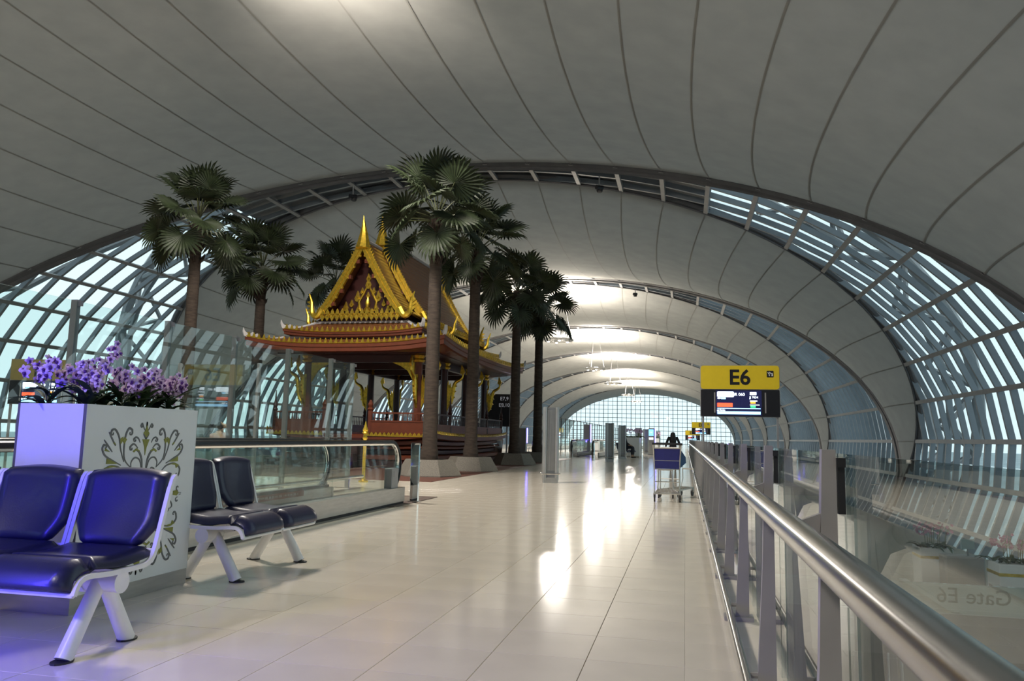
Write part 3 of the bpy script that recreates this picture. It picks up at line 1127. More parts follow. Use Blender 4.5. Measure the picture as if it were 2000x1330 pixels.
# entry steps
for i in range(4):
    MB().box((-.06, -4.62 - .26 * (3 - i), .12 + .22 * i - .05), (1.30, .30, .24)).build('step', M_MAROON2, pv)
# low walls, rails and balusters
def wall_run(x0, y0, x1, y1, tall=.34):
    L = math.hypot(x1 - x0, y1 - y0)
    a = math.atan2(y1 - y0, x1 - x0)
    c = ((x0 + x1) / 2, (y0 + y1) / 2)
    m = MB()
    m.box((c[0], c[1], 1.02 + tall / 2), (L, .07, tall), a)
    w_ = m.build('low_wall', M_MAROON, pv)
    m = MB().box((c[0], c[1], 1.03), (L, .12, .06), a).box((c[0], c[1], 1.02 + tall), (L, .11, .04), a)
    m.build('wall_moulding', M_MAROON, w_)
    m = MB().box((c[0], c[1], 1.60), (L, .05, .045), a)
    n = max(2, int(L / .14))
    for i in range(n + 1):
        t = i / n
        p = (lerp(x0, x1, t), lerp(y0, y1, t))
        m.lathe([(.012, 1.02 + tall), (.02, 1.42), (.011, 1.48), (.012, 1.60)], (p[0], p[1], 0), 6)
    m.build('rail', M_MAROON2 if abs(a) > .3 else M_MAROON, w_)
wall_run(-2.45, -4.40, -.80, -4.40)
wall_run(.68, -4.40, 2.45, -4.40)
for sx in (-2.45, 2.45):
    for ya, yb in ((-4.4, -2.2), (-2.2, 0), (0, 2.2), (2.2, 4.4)):
        wall_run(sx, ya, sx, yb, .26)
for sx in (-1, 1):
    for y in (-4.4, -2.2, 0, 2.2, 4.4):
        MB().lathe([(.06, .98), (.06, 1.62), (.085, 1.66), (.05, 1.72), (.07, 1.78), (.03, 1.95), (.012, 2.25)], (sx * 2.45, y, 0), 8).build('newel', M_MAROON2, pv)
for x in (-.80, .68):
    MB().lathe([(.07, .98), (.07, 1.66), (.10, 1.70), (.06, 1.76), (.085, 1.84), (.05, 1.92), (.03, 1.98)], (x, -4.40, 0), 10).build('newel', M_MAROON, pv)
# prow at the far end of the base
for sy in (1,):
    m = MB()
    rows = []
    for i in range(7):
        t = i / 6
        y = 4.3 + 1.0 * t
        hw = 2.5 * (1 - .18 * t * t)
        z0, z1 = .15 + .40 * t * t, .80 + .30 * t * t
        rows.append([(-hw, y, z0), (hw, y, z0), (hw * 1.02, y, z1), (-hw * 1.02, y, z1), (-hw, y, z0)])
    m.grid(rows)
    m.build('prow', M_MAROON, pv)
# columns with gilded naga brackets
M_GOLDD = M_GOLD
def naga_bracket(parent, ax, ay):
    """gilded bracket on the outward side (ax, ay) of a column"""
    o = Vector((ax, ay, 0))
    sd = Vector((-ay, ax, 0))
    def fn(u, v, t):
        return tuple(o * u + sd * t + Vector((0, 0, v)))
    m = MB()
    plate = [(.10, 1.72), (.16, 1.86), (.21, 1.98), (.18, 2.06), (.26, 2.18), (.31, 2.30), (.27, 2.38), (.33, 2.50), (.30, 2.62), (.25, 2.55), (.22, 2.72), (.17, 2.60), (.14, 2.80), (.11, 2.55)]
    m.prism(plate, fn, -.035, .035)
    # serpent neck
    p = [(.18, 1.95), (.27, 2.12), (.30, 2.30), (.33, 2.48), (.35, 2.64), (.42, 2.76), (.53, 2.82), (.62, 2.90), (.64, 3.02), (.60, 3.12)]
    path = [fn(*smoothpath(p, i / 24), 0) for i in range(25)]
    m.tube(path, [.03 + .035 * math.sin(math.pi * min(1, .15 + i / 24)) for i in range(25)], 8)
    m.prism([(.55, 3.05), (.66, 2.98), (.72, 3.10), (.66, 3.22), (.60, 3.34), (.58, 3.20)], fn, -.03, .03)
    for u, v in ((.26, 2.02), (.34, 2.22), (.37, 2.42), (.40, 2.60)):
        m.prism([(u - .05, v - .05), (u + .06, v + .02), (u - .01, v + .07)], fn, -.02, .02)
    m.build('naga_bracket', M_GOLD, parent, True)
cols = [(-1.85, -3.6), (1.85, -3.6), (-1.85, -1.1), (1.85, -1.1), (-1.85, 1.3), (1.85, 1.3), (-1.85, 3.9), (1.85, 3.9)]
for i, (x, y) in enumerate(cols):
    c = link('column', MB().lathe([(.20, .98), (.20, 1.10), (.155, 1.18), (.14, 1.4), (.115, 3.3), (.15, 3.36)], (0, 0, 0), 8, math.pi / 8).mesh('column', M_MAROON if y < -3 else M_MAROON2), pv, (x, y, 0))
    MB().lathe([(.16, 3.18), (.20, 3.24), (.15, 3.30), (.21, 3.38)], (0, 0, 0), 8, math.pi / 8).build('capital', M_GOLD, c)
    naga_bracket(c, 1 if x > 0 else -1, 0)
    if y < -3:
        naga_bracket(c, 0, -1)
    if y > 3.5:
        naga_bracket(c, 0, 1)
# frieze beams and gilded spandrels
for (xa, ya), (xb, yb) in ((cols[0], cols[1]), (cols[6], cols[7]), (cols[0], cols[6]), (cols[1], cols[7]), (cols[2], cols[3]), (cols[4], cols[5])):
    MB().box(((xa + xb) / 2, (ya + yb) / 2, 3.28), (abs(xa - xb) + .16, abs(ya - yb) + .16, .22)).build('frieze_beam', M_MAROON2, pv)
for sx in (-1, 1):
    m = MB()
    for dx in (1,):
        q = [(1.72, 3.17), (1.72, 2.55), (1.62, 2.72), (1.50, 2.92), (1.28, 3.06), (1.0, 3.17)]
        m.prism([(sx * u, v) for u, v in q], lambda u, v, t: (u, t, v), -3.63, -3.57)
    m.build('spandrel', M_GOLD, pv)
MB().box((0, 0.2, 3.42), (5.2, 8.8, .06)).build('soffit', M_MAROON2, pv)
m = MB()
for i in range(9):
    m.box((-1.5 + 3.0 * i / 8, -3.62, 3.30), (.20, .05, .07))
m.build('frieze_ornament', M_GOLD, pv)
# skirt roofs (hipped, two tiers)
def skirt(hx0, hy0, z0, hx1, hy1, z1, up_, fas, nm):
    n = 12
    def lp(hx, hy, z, u):
        return rect_loop(hx, hy, z, u, n)
    m = MB()
    steps = 7
    loops = []
    for i in range(steps + 1):
        t = i / steps
        hx, hy = lerp(hx0, hx1, t), lerp(hy0, hy1, t)
        z = z0 + (z1 - z0) * (t ** 1.25)
        loops.append(lp(hx, hy, z, up_ * (1 - t)))
        if i < steps:                                   # a small riser for every tile course
            loops.append(lp(lerp(hx0, hx1, t + .92 / steps), lerp(hy0, hy1, t + .92 / steps), z0 + (z1 - z0) * ((t + .92 / steps) ** 1.25) - .012, up_ * (1 - t - .92 / steps)))
    ring(m, loops)
    rf = m.build(nm, M_ROOF, pv)
    m = MB()
    ring(m, [lp(hx0 - .05, hy0 - .05, z0 - fas, up_ * .8), lp(hx0 + .02, hy0 + .02, z0 - fas + .02, up_ * .85), lp(hx0 + .02, hy0 + .02, z0 - fas * .5, up_ * .9), lp(hx0 + .05, hy0 + .05, z0 - fas * .45, up_), lp(hx0 + .05, hy0 + .05, z0, up_), lp(hx0 - .1, hy0 - .1, z0, up_)])
    inner = lp(hx0 - .05, hy0 - .05, z0 - fas, up_ * .8)
    inn2 = lp(hx1, hy1, z0 - fas + .08, 0)
    ring(m, [inner, inn2])
    m.build('fascia', M_MAROON, rf)
    m = MB()
    for pa, pb, o, L in (((-hx0, -hy0), (hx0, -hy0), (0, -1), 2 * hx0), ((hx0, -hy0), (hx0, hy0), (1, 0), 2 * hy0), ((hx0, hy0), (-hx0, hy0), (0, 1), 2 * hx0), ((-hx0, hy0), (-hx0, -hy0), (-1, 0), 2 * hy0)):
        e_ = .04
        leaf_row(m, (pa[0] + o[0] * e_, pa[1] + o[1] * e_, z0 - .01), (pb[0] + o[0] * e_, pb[1] + o[1] * e_, z0 - .01), int(L / .165), .10, .16, o, up_)
        d = Vector((pb[0] - pa[0], pb[1] - pa[1], 0)).normalized()
        for i in range(12):
            qa, qb = i / 12, (i + 1) / 12
            za, zb = up_ * abs(2 * qa - 1) ** 3, up_ * abs(2 * qb - 1) ** 3
            A = Vector((lerp(pa[0], pb[0], qa), lerp(pa[1], pb[1], qa), z0 + za)) + Vector((o[0], o[1], 0)) * (e_ + .02)
            B = Vector((lerp(pa[0], pb[0], qb), lerp(pa[1], pb[1], qb), z0 + zb)) + Vector((o[0], o[1], 0)) * (e_ + .02)
            m.tube([A, B], .018, 4)
    m.build('leaf_fringe', M_GOLD, rf)
    # white hips with curled corner finials and a white band where the roof meets the wall above
    for sx in (-1, 1):
        for sy in (-1, 1):
            m = MB()
            pts = []
            for i in range(9):
                t = i / 8
                pts.append((sx * lerp(hx0, hx1, t), sy * lerp(hy0, hy1, t), z0 + (z1 - z0) * t ** 1.25 + up_ * (1 - t) ** 3 * .9 + .035))
            m.tube(pts, .05, 6)
            c = Vector(pts[0])
            d = Vector((sx, sy, 0)).normalized()
            fin = [(-.34, -.02), (-.28, .09), (-.22, .05), (-.14, .12), (-.08, .07), (.02, .07), (.09, .13), (.14, .24), (.155, .12), (.11, -.01), (.0, -.06)]
            m.prism(fin, lambda u, v, t: tuple(c + d * u + Vector((-d.y, d.x, 0)) * t + Vector((0, 0, v))), -.045, .045)
            m.build('hip_ridge', M_WRIDGE, rf)
    m = MB()
    m.box((0, -hy1 - .0, z1 + .02), (2 * hx1, .10, .07))
    m.box((0, hy1, z1 + .02), (2 * hx1, .10, .07))
    for sx in (-1, 1):
        m.box((sx * hx1, 0, z1 + .02), (.10, 2 * hy1, .07))
    m.build('abutment_band', M_WRIDGE, rf)
    return rf
skirt(3.12, 5.10, 3.60, 2.30, 4.30, 3.86, .24, .26, 'lower_skirt_roof')
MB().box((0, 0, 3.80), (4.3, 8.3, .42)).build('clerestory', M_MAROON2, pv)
skirt(2.22, 4.50, 4.02, 1.50, 3.75, 4.40, .12, .17, 'upper_skirt_roof')
# gabled roofs
def gprof(s, hw, zf, za):      # concave slope, s = 0 apex .. 1 foot
    return hw * s, zf + (za - zf) * (1 - s) ** 1.22
def gable_roof(y0, y1, hw, zf, za, label, naga=True, ped=True):
    g = MB()
    for sx in (-1, 1):
        rows = []
        NC = 20
        for i in range(NC):
            for q in (0, .9):
                x, z = gprof((i + q) / NC, hw, zf, za)
                rows.append([(sx * x, y0, z - (.0 if q == 0 else -.035)), (sx * x, y1, z - (.0 if q == 0 else -.035))])
        x, z = gprof(1, hw, zf, za)
        rows.append([(sx * x, y0, z), (sx * x, y1, z)])
        g.grid(rows)
        rows = []
        for i in range(9):
            x, z = gprof(i / 8, hw, zf, za)
            rows.append([(sx * x * .96, y0, z - .09), (sx * x * .96, y1, z - .09)])
        g.grid(rows)
    rf = g.build('gable_roof', M_ROOF, pv)
    MB().tube([(0, y0, za + .03), (0, y1, za + .03)], .06, 6).build('ridge', M_WRIDGE, rf)
    for yy, sy in ((y0, -1), (y1, 1)):
        for sx in (-1, 1):
            m = MB()
            N = 22
            rows = []
            for i in range(N + 1):
                s = i / N
                x, z = gprof(s, hw, zf, za)
                x2, z2 = gprof(min(1, s + .02), hw, zf, za)
                x1, z1 = gprof(max(0, s - .02), hw, zf, za)
                l = math.hypot(x2 - x1, z2 - z1)
                nx_, nz_ = (z1 - z2) / l, (x2 - x1) / l      # outward normal
                o_, i_ = .07, -.16
                a = (sx * (x + nx_ * o_), z + nz_ * o_)
                b = (sx * max(0.0, x + nx_ * i_), z + nz_ * i_)
                rows.append([(a[0], yy + sy * .10, a[1]), (b[0], yy + sy * .10, b[1]), (b[0], yy, b[1]), (a[0], yy, a[1]), (a[0], yy + sy * .10, a[1])])
            m.grid(rows)
            # inner raised bead
            m.tube([((r[0][0] * .45 + r[1][0] * .55), r[0][1] + sy * .01, (r[0][2] * .45 + r[1][2] * .55)) for r in rows], .022, 5)
            # comb of small fins on the outer edge, larger towards the apex
            for i in range(30):
                s = .04 + .92 * i / 29
                x, z = gprof(s, hw, zf, za)
                x2, z2 = gprof(min(1, s + .03), hw, zf, za)
                l = math.hypot(x2 - x, z2 - z)
                tx, tz = (x2 - x) / l, (z2 - z) / l
                nx_, nz_ = -tz, tx
                if nz_ < 0:
                    nx_, nz_ = -nx_, -nz_
                h = .038 + (.05 if s < .22 else 0)
                b0 = (x + nx_ * .05, z + nz_ * .05)
                sh = [(b0[0] - tx * .035, b0[1] - tz * .035), (b0[0] + tx * .035, b0[1] + tz * .035), (b0[0] + nx_ * h - tx * .03, b0[1] + nz_ * h - tz * .03 + .02)]
                m.prism([(sx * u, v) for u, v in sh], lambda u, v, t: (u, t, v), yy + sy * .02, yy + sy * .08)
            # scallops under the inner edge
            for i in range(7):
                s = .14 + .78 * i / 6
                x, z = gprof(s, hw, zf, za)
                m.sphere((sx * (x - .12), yy + sy * .06, z - .13), .05, 6, 4)
            bb = m.build('bargeboard', M_GOLD, rf)
            for i in range(5):
                s = .22 + .74 * i / 4
                x, z = gprof(s, hw, zf, za)
                MB().box((sx * (x - .17), yy + sy * .03, z - .10), (.12, .12, .12)).build('purlin_end', M_MAROON, bb)
            # naga finial at the foot
            m = MB()
            x, z = gprof(1, hw, zf, za)
            p = [(x - .12, z + .12), (x + .02, z - .10), (x + .18, z - .04), (x + .22, z + .16), (x + .24, z + .36), (x + .34, z + .62)]
            pts = [smoothpath(p, i / 16) for i in range(17)]
            m.tube([(sx * u, yy + sy * .05, v) for u, v in pts], [.11 * (1 - (i / 16) ** 1.6 * .9) + .006 for i in range(17)], 8)
            for i in (4, 6, 8, 10, 12):
                u, v = pts[i]
                m.prism([(sx * (u + q[0]), v + q[1]) for q in ((.02, -.05), (.17, .05), (.05, .08))], lambda a, b, t: (a, t, b), yy + sy * .02, yy + sy * .08)
            m.build('naga_finial', M_GOLD, rf, True)
        # apex finial
        m = MB()
        p = [(0, za - .15), (.0, za + .15), (-.03, za + .45), (.0, za + .80)]
        m.tube([(0, yy + sy * (.06 + .18 * (i / 10) ** 2 - .12 * (i / 10)), za - .30 + 1.06 * i / 10) for i in range(11)], [.24 * (1 - i / 10) ** 1.1 + .008 for i in range(11)], 8)
        for i in range(5):
            m.sphere((0, yy + sy * .05, za + .02 + .11 * i), .105 - .018 * i, 8, 4)
        m.build('apex_finial', M_GOLD, rf, True)
        if ped:
            m = MB()
            q = [(-hw * .86, zf + .02), (hw * .86, zf + .02)] + [(gprof(s, hw * .93, zf, za - .15)[0], gprof(s, hw * .93, zf, za - .15)[1]) for s in (.75, .5, .3, .15, .02)] + [(-gprof(s, hw * .93, zf, za - .15)[0], gprof(s, hw * .93, zf, za - .15)[1]) for s in (.02, .15, .3, .5, .75)]
            m.prism(q, lambda u, v, t: (u, t, v), yy - sy * .55, yy - sy * .50)
            pd = m.build('pediment', M_MAROON2, rf)
            m = MB()
            def flame(cx, cz, w, h):
                sh = [(0, 0), (.35, .10), (.5, .32), (.34, .52), (.22, .62), (.16, .80), (0, 1.0), (-.16, .80), (-.22, .62), (-.34, .52), (-.5, .32), (-.35, .10)]
                yb = yy - sy * .50
                m.prism([(cx + u * w, cz + v * h) for u, v in sh], lambda u, v, t: (u, yb + sy * t, v), 0, .05)
                m.sphere((cx, yb + sy * .05, cz + h * .35), w * .22, 6, 4)
            z0 = zf + .12
            H = za - zf
            for cx, cz, w, h in ((0, .52, .20, .40), (-.20, .40, .13, .22), (.20, .40, .13, .22), (-.36, .22, .20, .36), (.36, .22, .20, .36), (-.56, .10, .14, .24), (.56, .10, .14, .24),
                                 (-.76, 0.0, .18, .32), (.76, 0.0, .18, .32), (0, .30, .12, .22), (-.30, -.02, .16, .26), (.30, -.02, .16, .26), (0, .70, .15, .28)):
                flame(cx * hw / 1.45, z0 + cz * H / 2.3 * 1.35, w, h)
            # central niche frame with a small gilded figure shape
            yb = yy - sy * .47
            m.tube([(-.24, yb, z0), (-.30, yb, z0 + .30), (-.16, yb, z0 + .55), (0, yb, z0 + .85), (.16, yb, z0 + .55), (.30, yb, z0 + .30), (.24, yb, z0)], .04, 6)
            m.lathe([(.16, 0), (.12, .10), (.06, .18), (.09, .30), (.03, .48), (.005, .66)], (0, yb, z0 - .05), 8)
            m.build('pediment_relief', M_GOLD, pd, True)
            # gilded base band with lotus rows
            m = MB()
            ym = yy + sy * .02
            m.box((0, ym, zf - .10), (hw * 1.86, .14, .13))
            n = 16
            leaf_row(m, (-hw * .93, ym + sy * .07, zf - .05), (hw * .93, ym + sy * .07, zf - .05), n, .13, .17, (0, sy))
            leaf_row(m, (-hw * .93, ym + sy * .08, zf - .10), (hw * .93, ym + sy * .08, zf - .10), n, .15, .18, (0, sy), flip=True)
            for i in range(n):
                x = -hw * .93 + hw * 1.86 * (i + .5) / n
                m.sphere((x, ym + sy * .09, zf - .10), .05, 6, 4)
            m.build('lotus_band', M_GOLD, rf)
    return rf
gable_roof(-3.90, 3.90, 1.42, 4.70, 7.00, 'front')
gable_roof(-2.45, 2.45, 1.62, 4.78, 7.42, 'mid', ped=False)
# side tier roof with gilded eaves between gables and skirts
for sx in (-1, 1):
    m = MB()
    rows = []
    for i in range(9):
        t = i / 8
        rows.append([(sx * lerp(1.35, 1.98, t), -3.2, lerp(4.86, 4.50, t ** .8)), (sx * lerp(1.35, 1.98, t), 3.2, lerp(4.86, 4.50, t ** .8))])
    m.grid(rows)
    rows = [[(x, y, z - .08) for x, y, z in r] for r in rows]
    m.grid(rows)
    sr = m.build('side_roof', M_ROOF, pv)
    m = MB().box((sx * 1.98, 0, 4.47), (.06, 6.4, .12))
    leaf_row(m, (sx * 2.0, -3.2, 4.50), (sx * 2.0, 3.2, 4.50), 42, .11, .13, (sx, 0))
    m.build('gilded_eave', M_GOLD, sr)
    for y in (-3.2, -1.1, 1.1, 3.2):
        m = MB()
        pts = [smoothpath([(1.85, 4.42), (2.02, 4.38), (2.14, 4.52), (2.16, 4.72), (2.26, 4.98)], i / 12) for i in range(13)]
        m.tube([(sx * u, y, v) for u, v in pts], [.09 * (1 - (i / 12) ** 1.5 * .9) + .006 for i in range(13)], 7)
        m.build('naga_finial', M_GOLD, sr, True)
MB().box((0, 0, 4.52), (2.7, 7.2, .36)).build('attic', M_MAROON2, pv)
# carpet round the pavilion
m = MB()
m.box((-9.9, 26.5, .004), (9.3, 21.0, .008))
tag(m.build('carpet', mat('maroon_carpet', (0.14, 0.055, 0.04), 0.55, var=.2, vscale=30)), 'dark maroon carpet under the pavilion and palms', 'carpet', kind='structure')

# ------------------------------------------------------------------ palms
M_FROND = mat('palm_frond', (0.027, 0.040, 0.016), 0.5, var=0.45, vscale=3)
M_PETIOLE = mat('palm_petiole', (0.075, 0.085, 0.035), 0.5, var=0.2)
M_TRUNK = mat('palm_bark', (0.058, 0.042, 0.032), 0.9, var=0.35, vscale=5, bump=0.8, bscale=18, stretch=(1, 1, 5))
M_BOOT = mat('palm_boots', (0.035, 0.022, 0.015), 0.9, var=0.4, vscale=12, bump=.5)
M_GRANITE = mat('granite_planter', (0.20, 0.18, 0.15), 0.75, var=0.3, vscale=60, bump=0.2, bscale=90)
def fan_mesh(seed):
    rr = random.Random(seed)
    m = MB()
    n = 26
    span = R(290)
    pts_in, pts_mid = [], []
    def P(a, r, fold):
        # a = 0 points along +x ; blade cups a little and tips droop
        x, y = r * math.cos(a), r * math.sin(a)
        z = .10 * r * abs(math.sin(a)) + fold - .16 * max(0, r - .6) ** 2 * 2
        return (x, y, z)
    for k in range(n):
        a0 = -span / 2 + span * k / n
        a1 = -span / 2 + span * (k + 1) / n
        am = (a0 + a1) / 2
        rmax = (.98 - .30 * (abs(am) / (span / 2)) ** 2) * rr.uniform(.9, 1.06)
        rs = rmax * .58
        f = .018
        v = [P(a0, .02, 0), P(am, .02, .004), P(a1, .02, 0),
             P(a0, rs, 0), P(am, rs * 1.02, f * 1.6), P(a1, rs, 0),
             P(am - span / n * .30, rmax * .80, -.01), P(am, rmax * .80, f), P(am + span / n * .30, rmax * .80, -.01), P(am + rr.uniform(-.03, .03), rmax, -.05 - rr.uniform(0, .07))]
        m.add(v, [(0, 1, 4, 3), (1, 2, 5, 4), (3, 4, 7, 6), (4, 5, 8, 7), (6, 7, 9), (7, 8, 9)])
    return m.mesh('frond', M_FROND)
fan_me = [fan_mesh(s) for s in (1, 2, 3)]
pet_me = MB().tube([(-1.0, 0, 0), (-.5, 0, .035), (.05, 0, 0)], [.028, .02, .012], 5).mesh('petiole', M_PETIOLE, True)
def palm(label, x, y, h, seed, nf=24, planter=True, spread=1.0, lean=(0, 0)):
    rr = random.Random(seed)
    z0 = .40 if planter else .0
    e = thing('fan_palm', label, 'palm', (x, y, z0), 0, 'potted fan palms around the pavilion')
    H = h - z0
    path = [(lean[0] * (i / 12) ** 2, lean[1] * (i / 12) ** 2, H * i / 12) for i in range(13)]
    m = MB()
    rs = []
    pts = []
    for i in range(37):
        t = i / 36
        pts.append((lean[0] * t * t, lean[1] * t * t, (H - .1) * t))
        rs.append((.185 - .040 * t + (.03 if t < .04 else 0)) * (1 + (.035 if i % 2 else 0)))
    m.tube(pts, rs, 12)
    m.build('trunk', M_TRUNK, e, True)
    # old leaf boots under the crown
    m = MB()
    for i in range(46):
        t = rr.random() ** .8
        a = i * 2.4
        zz = H - .15 - 1.15 * t
        r = .15
        L = rr.uniform(.10, .20)
        b = Vector((lean[0] + math.cos(a) * r, lean[1] + math.sin(a) * r, zz))
        d = Vector((math.cos(a) * .6, math.sin(a) * .6, .8)).normalized()
        s_ = Vector((-math.sin(a), math.cos(a), 0)) * .05
        tip = b + d * L
        m.add([b - s_ + Vector((0, 0, -.08)), b + s_ + Vector((0, 0, -.08)), tip + s_ * .4, tip - s_ * .4, b + Vector((math.cos(a) * .03, math.sin(a) * .03, -.06)) + d * L * .5], [(0, 1, 4), (1, 2, 4), (2, 3, 4), (3, 0, 4), (0, 1, 2, 3)])
    m.build('leaf_boots', M_BOOT, e)
    top = Vector((lean[0], lean[1], H - .05))
    for i in range(nf):
        t = (i + .3) / nf
        az = i * 2.39996 + rr.uniform(-.25, .25)
        el = R(78 - 118 * t + rr.uniform(-8, 8))
        pl_ = rr.uniform(.80, 1.1) * spread * (1.15 if t < .3 else 1.0)
        d = Vector((math.cos(az) * math.cos(el), math.sin(az) * math.cos(el), math.sin(el)))
        base = top + Vector((0, 0, -.22 * t))
        c = base + d * pl_
        # blade frame: x along a drooped direction, z roughly up
        ed = el - R(14 + 26 * t)
        dx = Vector((math.cos(az) * math.cos(ed), math.sin(az) * math.cos(ed), math.sin(ed)))
        side = Vector((-math.sin(az), math.cos(az), 0))
        side = (Matrix.Rotation(rr.uniform(-.7, .7), 3, dx) @ side)
        nz = dx.cross(side)
        mt_ = Matrix((dx, side, nz)).transposed()
        s = rr.uniform(.66, .84) * spread
        f = link('frond', fan_me[i % 3], e, c, mt_.to_euler(), (s, s, s))
        # petiole from blade back to the trunk, as a child in the blade's own frame
        inv = mt_.inverted()
        loc_ = inv @ (base - c) / s
        L_ = loc_.length
        dd = (-loc_).normalized()
        q = dd.to_track_quat('X', 'Z')
        link('petiole', pet_me, f, (0, 0, 0), q.to_euler(), (L_, 1, 1))
    if planter:
        p = thing('palm_planter', label.split(' standing')[0].replace('fan palm', 'granite pot') if False else 'hexagonal granite pot under the ' + label, 'planter', (x, y, 0), 0, 'granite pots of the palms')
        m = MB()
        m.lathe([(.80, 0), (.80, .03), (.58, .40), (.50, .40), (.50, .36)], (0, 0, 0), 6, R(8))
        m.build('pot', M_GRANITE, p)
        MB().lathe([(.495, .34), (.495, .385), (.2, .398)], (0, 0, 0), 12).build('soil', MATS['bark_soil'], p)
    return e
palm('tall fan palm nearest the viewer, in front of the pavilion', -6.08, 18.3, 6.55, 11, 26)
palm('fan palm second from the viewer on the walkway side', -5.95, 21.6, 6.45, 12, 26)
palm('fan palm third from the viewer on the walkway side', -5.95, 27.4, 6.35, 13, 24)
palm('farthest fan palm on the walkway side', -5.75, 30.8, 6.2, 14, 24)
palm('fan palm nearest the glazing left of the pavilion', -13.6, 19.3, 7.0, 15, 26)
palm('fan palm just left of the pavilion roof', -13.6, 22.9, 6.45, 16, 26)
palm('fan palm half hidden behind the gilded gable', -13.7, 28.6, 7.1, 17, 22)
# ------------------------------------------------------------------ air-conditioning pylons
M_PYL = mat('pylon_aluminium', (0.46, 0.46, 0.45), 0.30, 0.75, var=0.06, vscale=4)
M_PYLD = mat('pylon_grille', (0.22, 0.235, 0.25), 0.45, 0.5, var=0.08)
def pylon(label, x, y, h=1.66, rz=R(14)):
    e = thing('air_pylon', label, 'pylon', (x, y, 0), rz, 'aluminium air pylons along the walkway')
    b = MB()
    b.box((0, 0, h / 2), (.26, .26, h - .02))
    b.build('body', M_PYLD, e)
    for sx, sy in ((-1, -1), (1, -1), (-1, 1), (1, 1)):
        MB().tube([(sx * .13, sy * .13, .06), (sx * .13, sy * .13, h)], .045, 12).build('corner_profile', M_PYL, e, True)
    for i in range(4):
        a = i * math.pi / 2
        m = MB()
        for k in range(7):
            u = -.075 + .025 * k
            m.box((math.cos(a) * .133 - math.sin(a) * u, math.sin(a) * .133 + math.cos(a) * u, h / 2 + .1), (.008 if i % 2 == 0 else .012, .012 if i % 2 == 0 else .008, h - .34))
        m.build('grille', M_PYL, e)
    MB().rbox((0, 0, .06), (.33, .33, .12), .01).build('base', M_PYL, e)
    m = MB().tube([(-.19, -.2, .20), (.19, -.2, .20)], .012, 6).tube([(-.19, .2, .20), (.19, .2, .20)], .012, 6)
    for sx in (-1, 1):
        m.sphere((sx * .19, -.2, .20), .022, 8, 5)
        m.sphere((sx * .19, .2, .20), .022, 8, 5)
    m.build('bumper_bar', M_CHROME, e, True)
pylon('aluminium air pylon nearest the viewer, right of the palms', -2.92, 17.25)
pylon('second aluminium air pylon from the viewer, beside the seated person', -3.18, 34.0)
pylon('third aluminium air pylon, in front of the far orchid planter', -3.05, 39.2)
pylon('fourth aluminium air pylon, behind the far orchid planter', -2.75, 48.0)
pylon('fifth aluminium air pylon, beside the blue-lit pillar', -2.55, 53.0)
pylon('sixth small aluminium air pylon, left of the standing woman', -2.2, 66.0)

# ------------------------------------------------------------------ gate signs
M_YELLOW = mat('sign_yellow', (0.62, 0.45, 0.012), 0.45, var=0.03, emit=(0.62, 0.45, 0.012), estr=0.12)
M_SBLACK = mat('sign_black', (0.012, 0.012, 0.016), 0.35, var=0.1)
def em(name, c, s):
    return mat(name, tuple(min(1, v) for v in c), 0.4, emit=c, estr=s)
M_SW = em('screen_white', (0.80, 0.90, 1.0), 2.6)
M_SBL = em('screen_blue', (0.15, 0.40, 0.95), 2.2)
M_SLB = em('screen_lightblue', (0.30, 0.65, 1.0), 2.4)
M_SR = em('screen_red', (1.0, 0.10, 0.04), 1.6)
M_SO = em('screen_orange', (1.0, 0.35, 0.05), 1.8)
M_SG = em('screen_green', (0.06, 0.75, 0.25), 1.6)
M_SNAVY = em('screen_navy', (0.01, 0.012, 0.06), 0.6)
def rrect(x0, z0, x1, z1, r, n=5):
    p = []
    for cx, cz, a0 in ((x1 - r, z1 - r, 0), (x0 + r, z1 - r, 90), (x0 + r, z0 + r, 180), (x1 - r, z0 + r, 270)):
        for i in range(n + 1):
            a = R(a0 + 90 * i / n)
            p.append((cx + r * math.cos(a), cz + r * math.sin(a)))
    return p
def text_on(body, size, parent, loc, m, rot=(math.pi / 2, 0, 0), name='lettering', bold=False, align='CENTER', depth=.003):
    me = text_mesh(body, size, depth, align, bold)
    me.materials.clear()
    me.materials.append(m)
    return link(name, me, parent, loc, rot)
M_YDULL = mat('sign_yellow_glass_dulled', (0.30, 0.235, 0.085), 0.5, var=0.04)  # darker copy of the sign yellow; dimming through the glass put into the colour
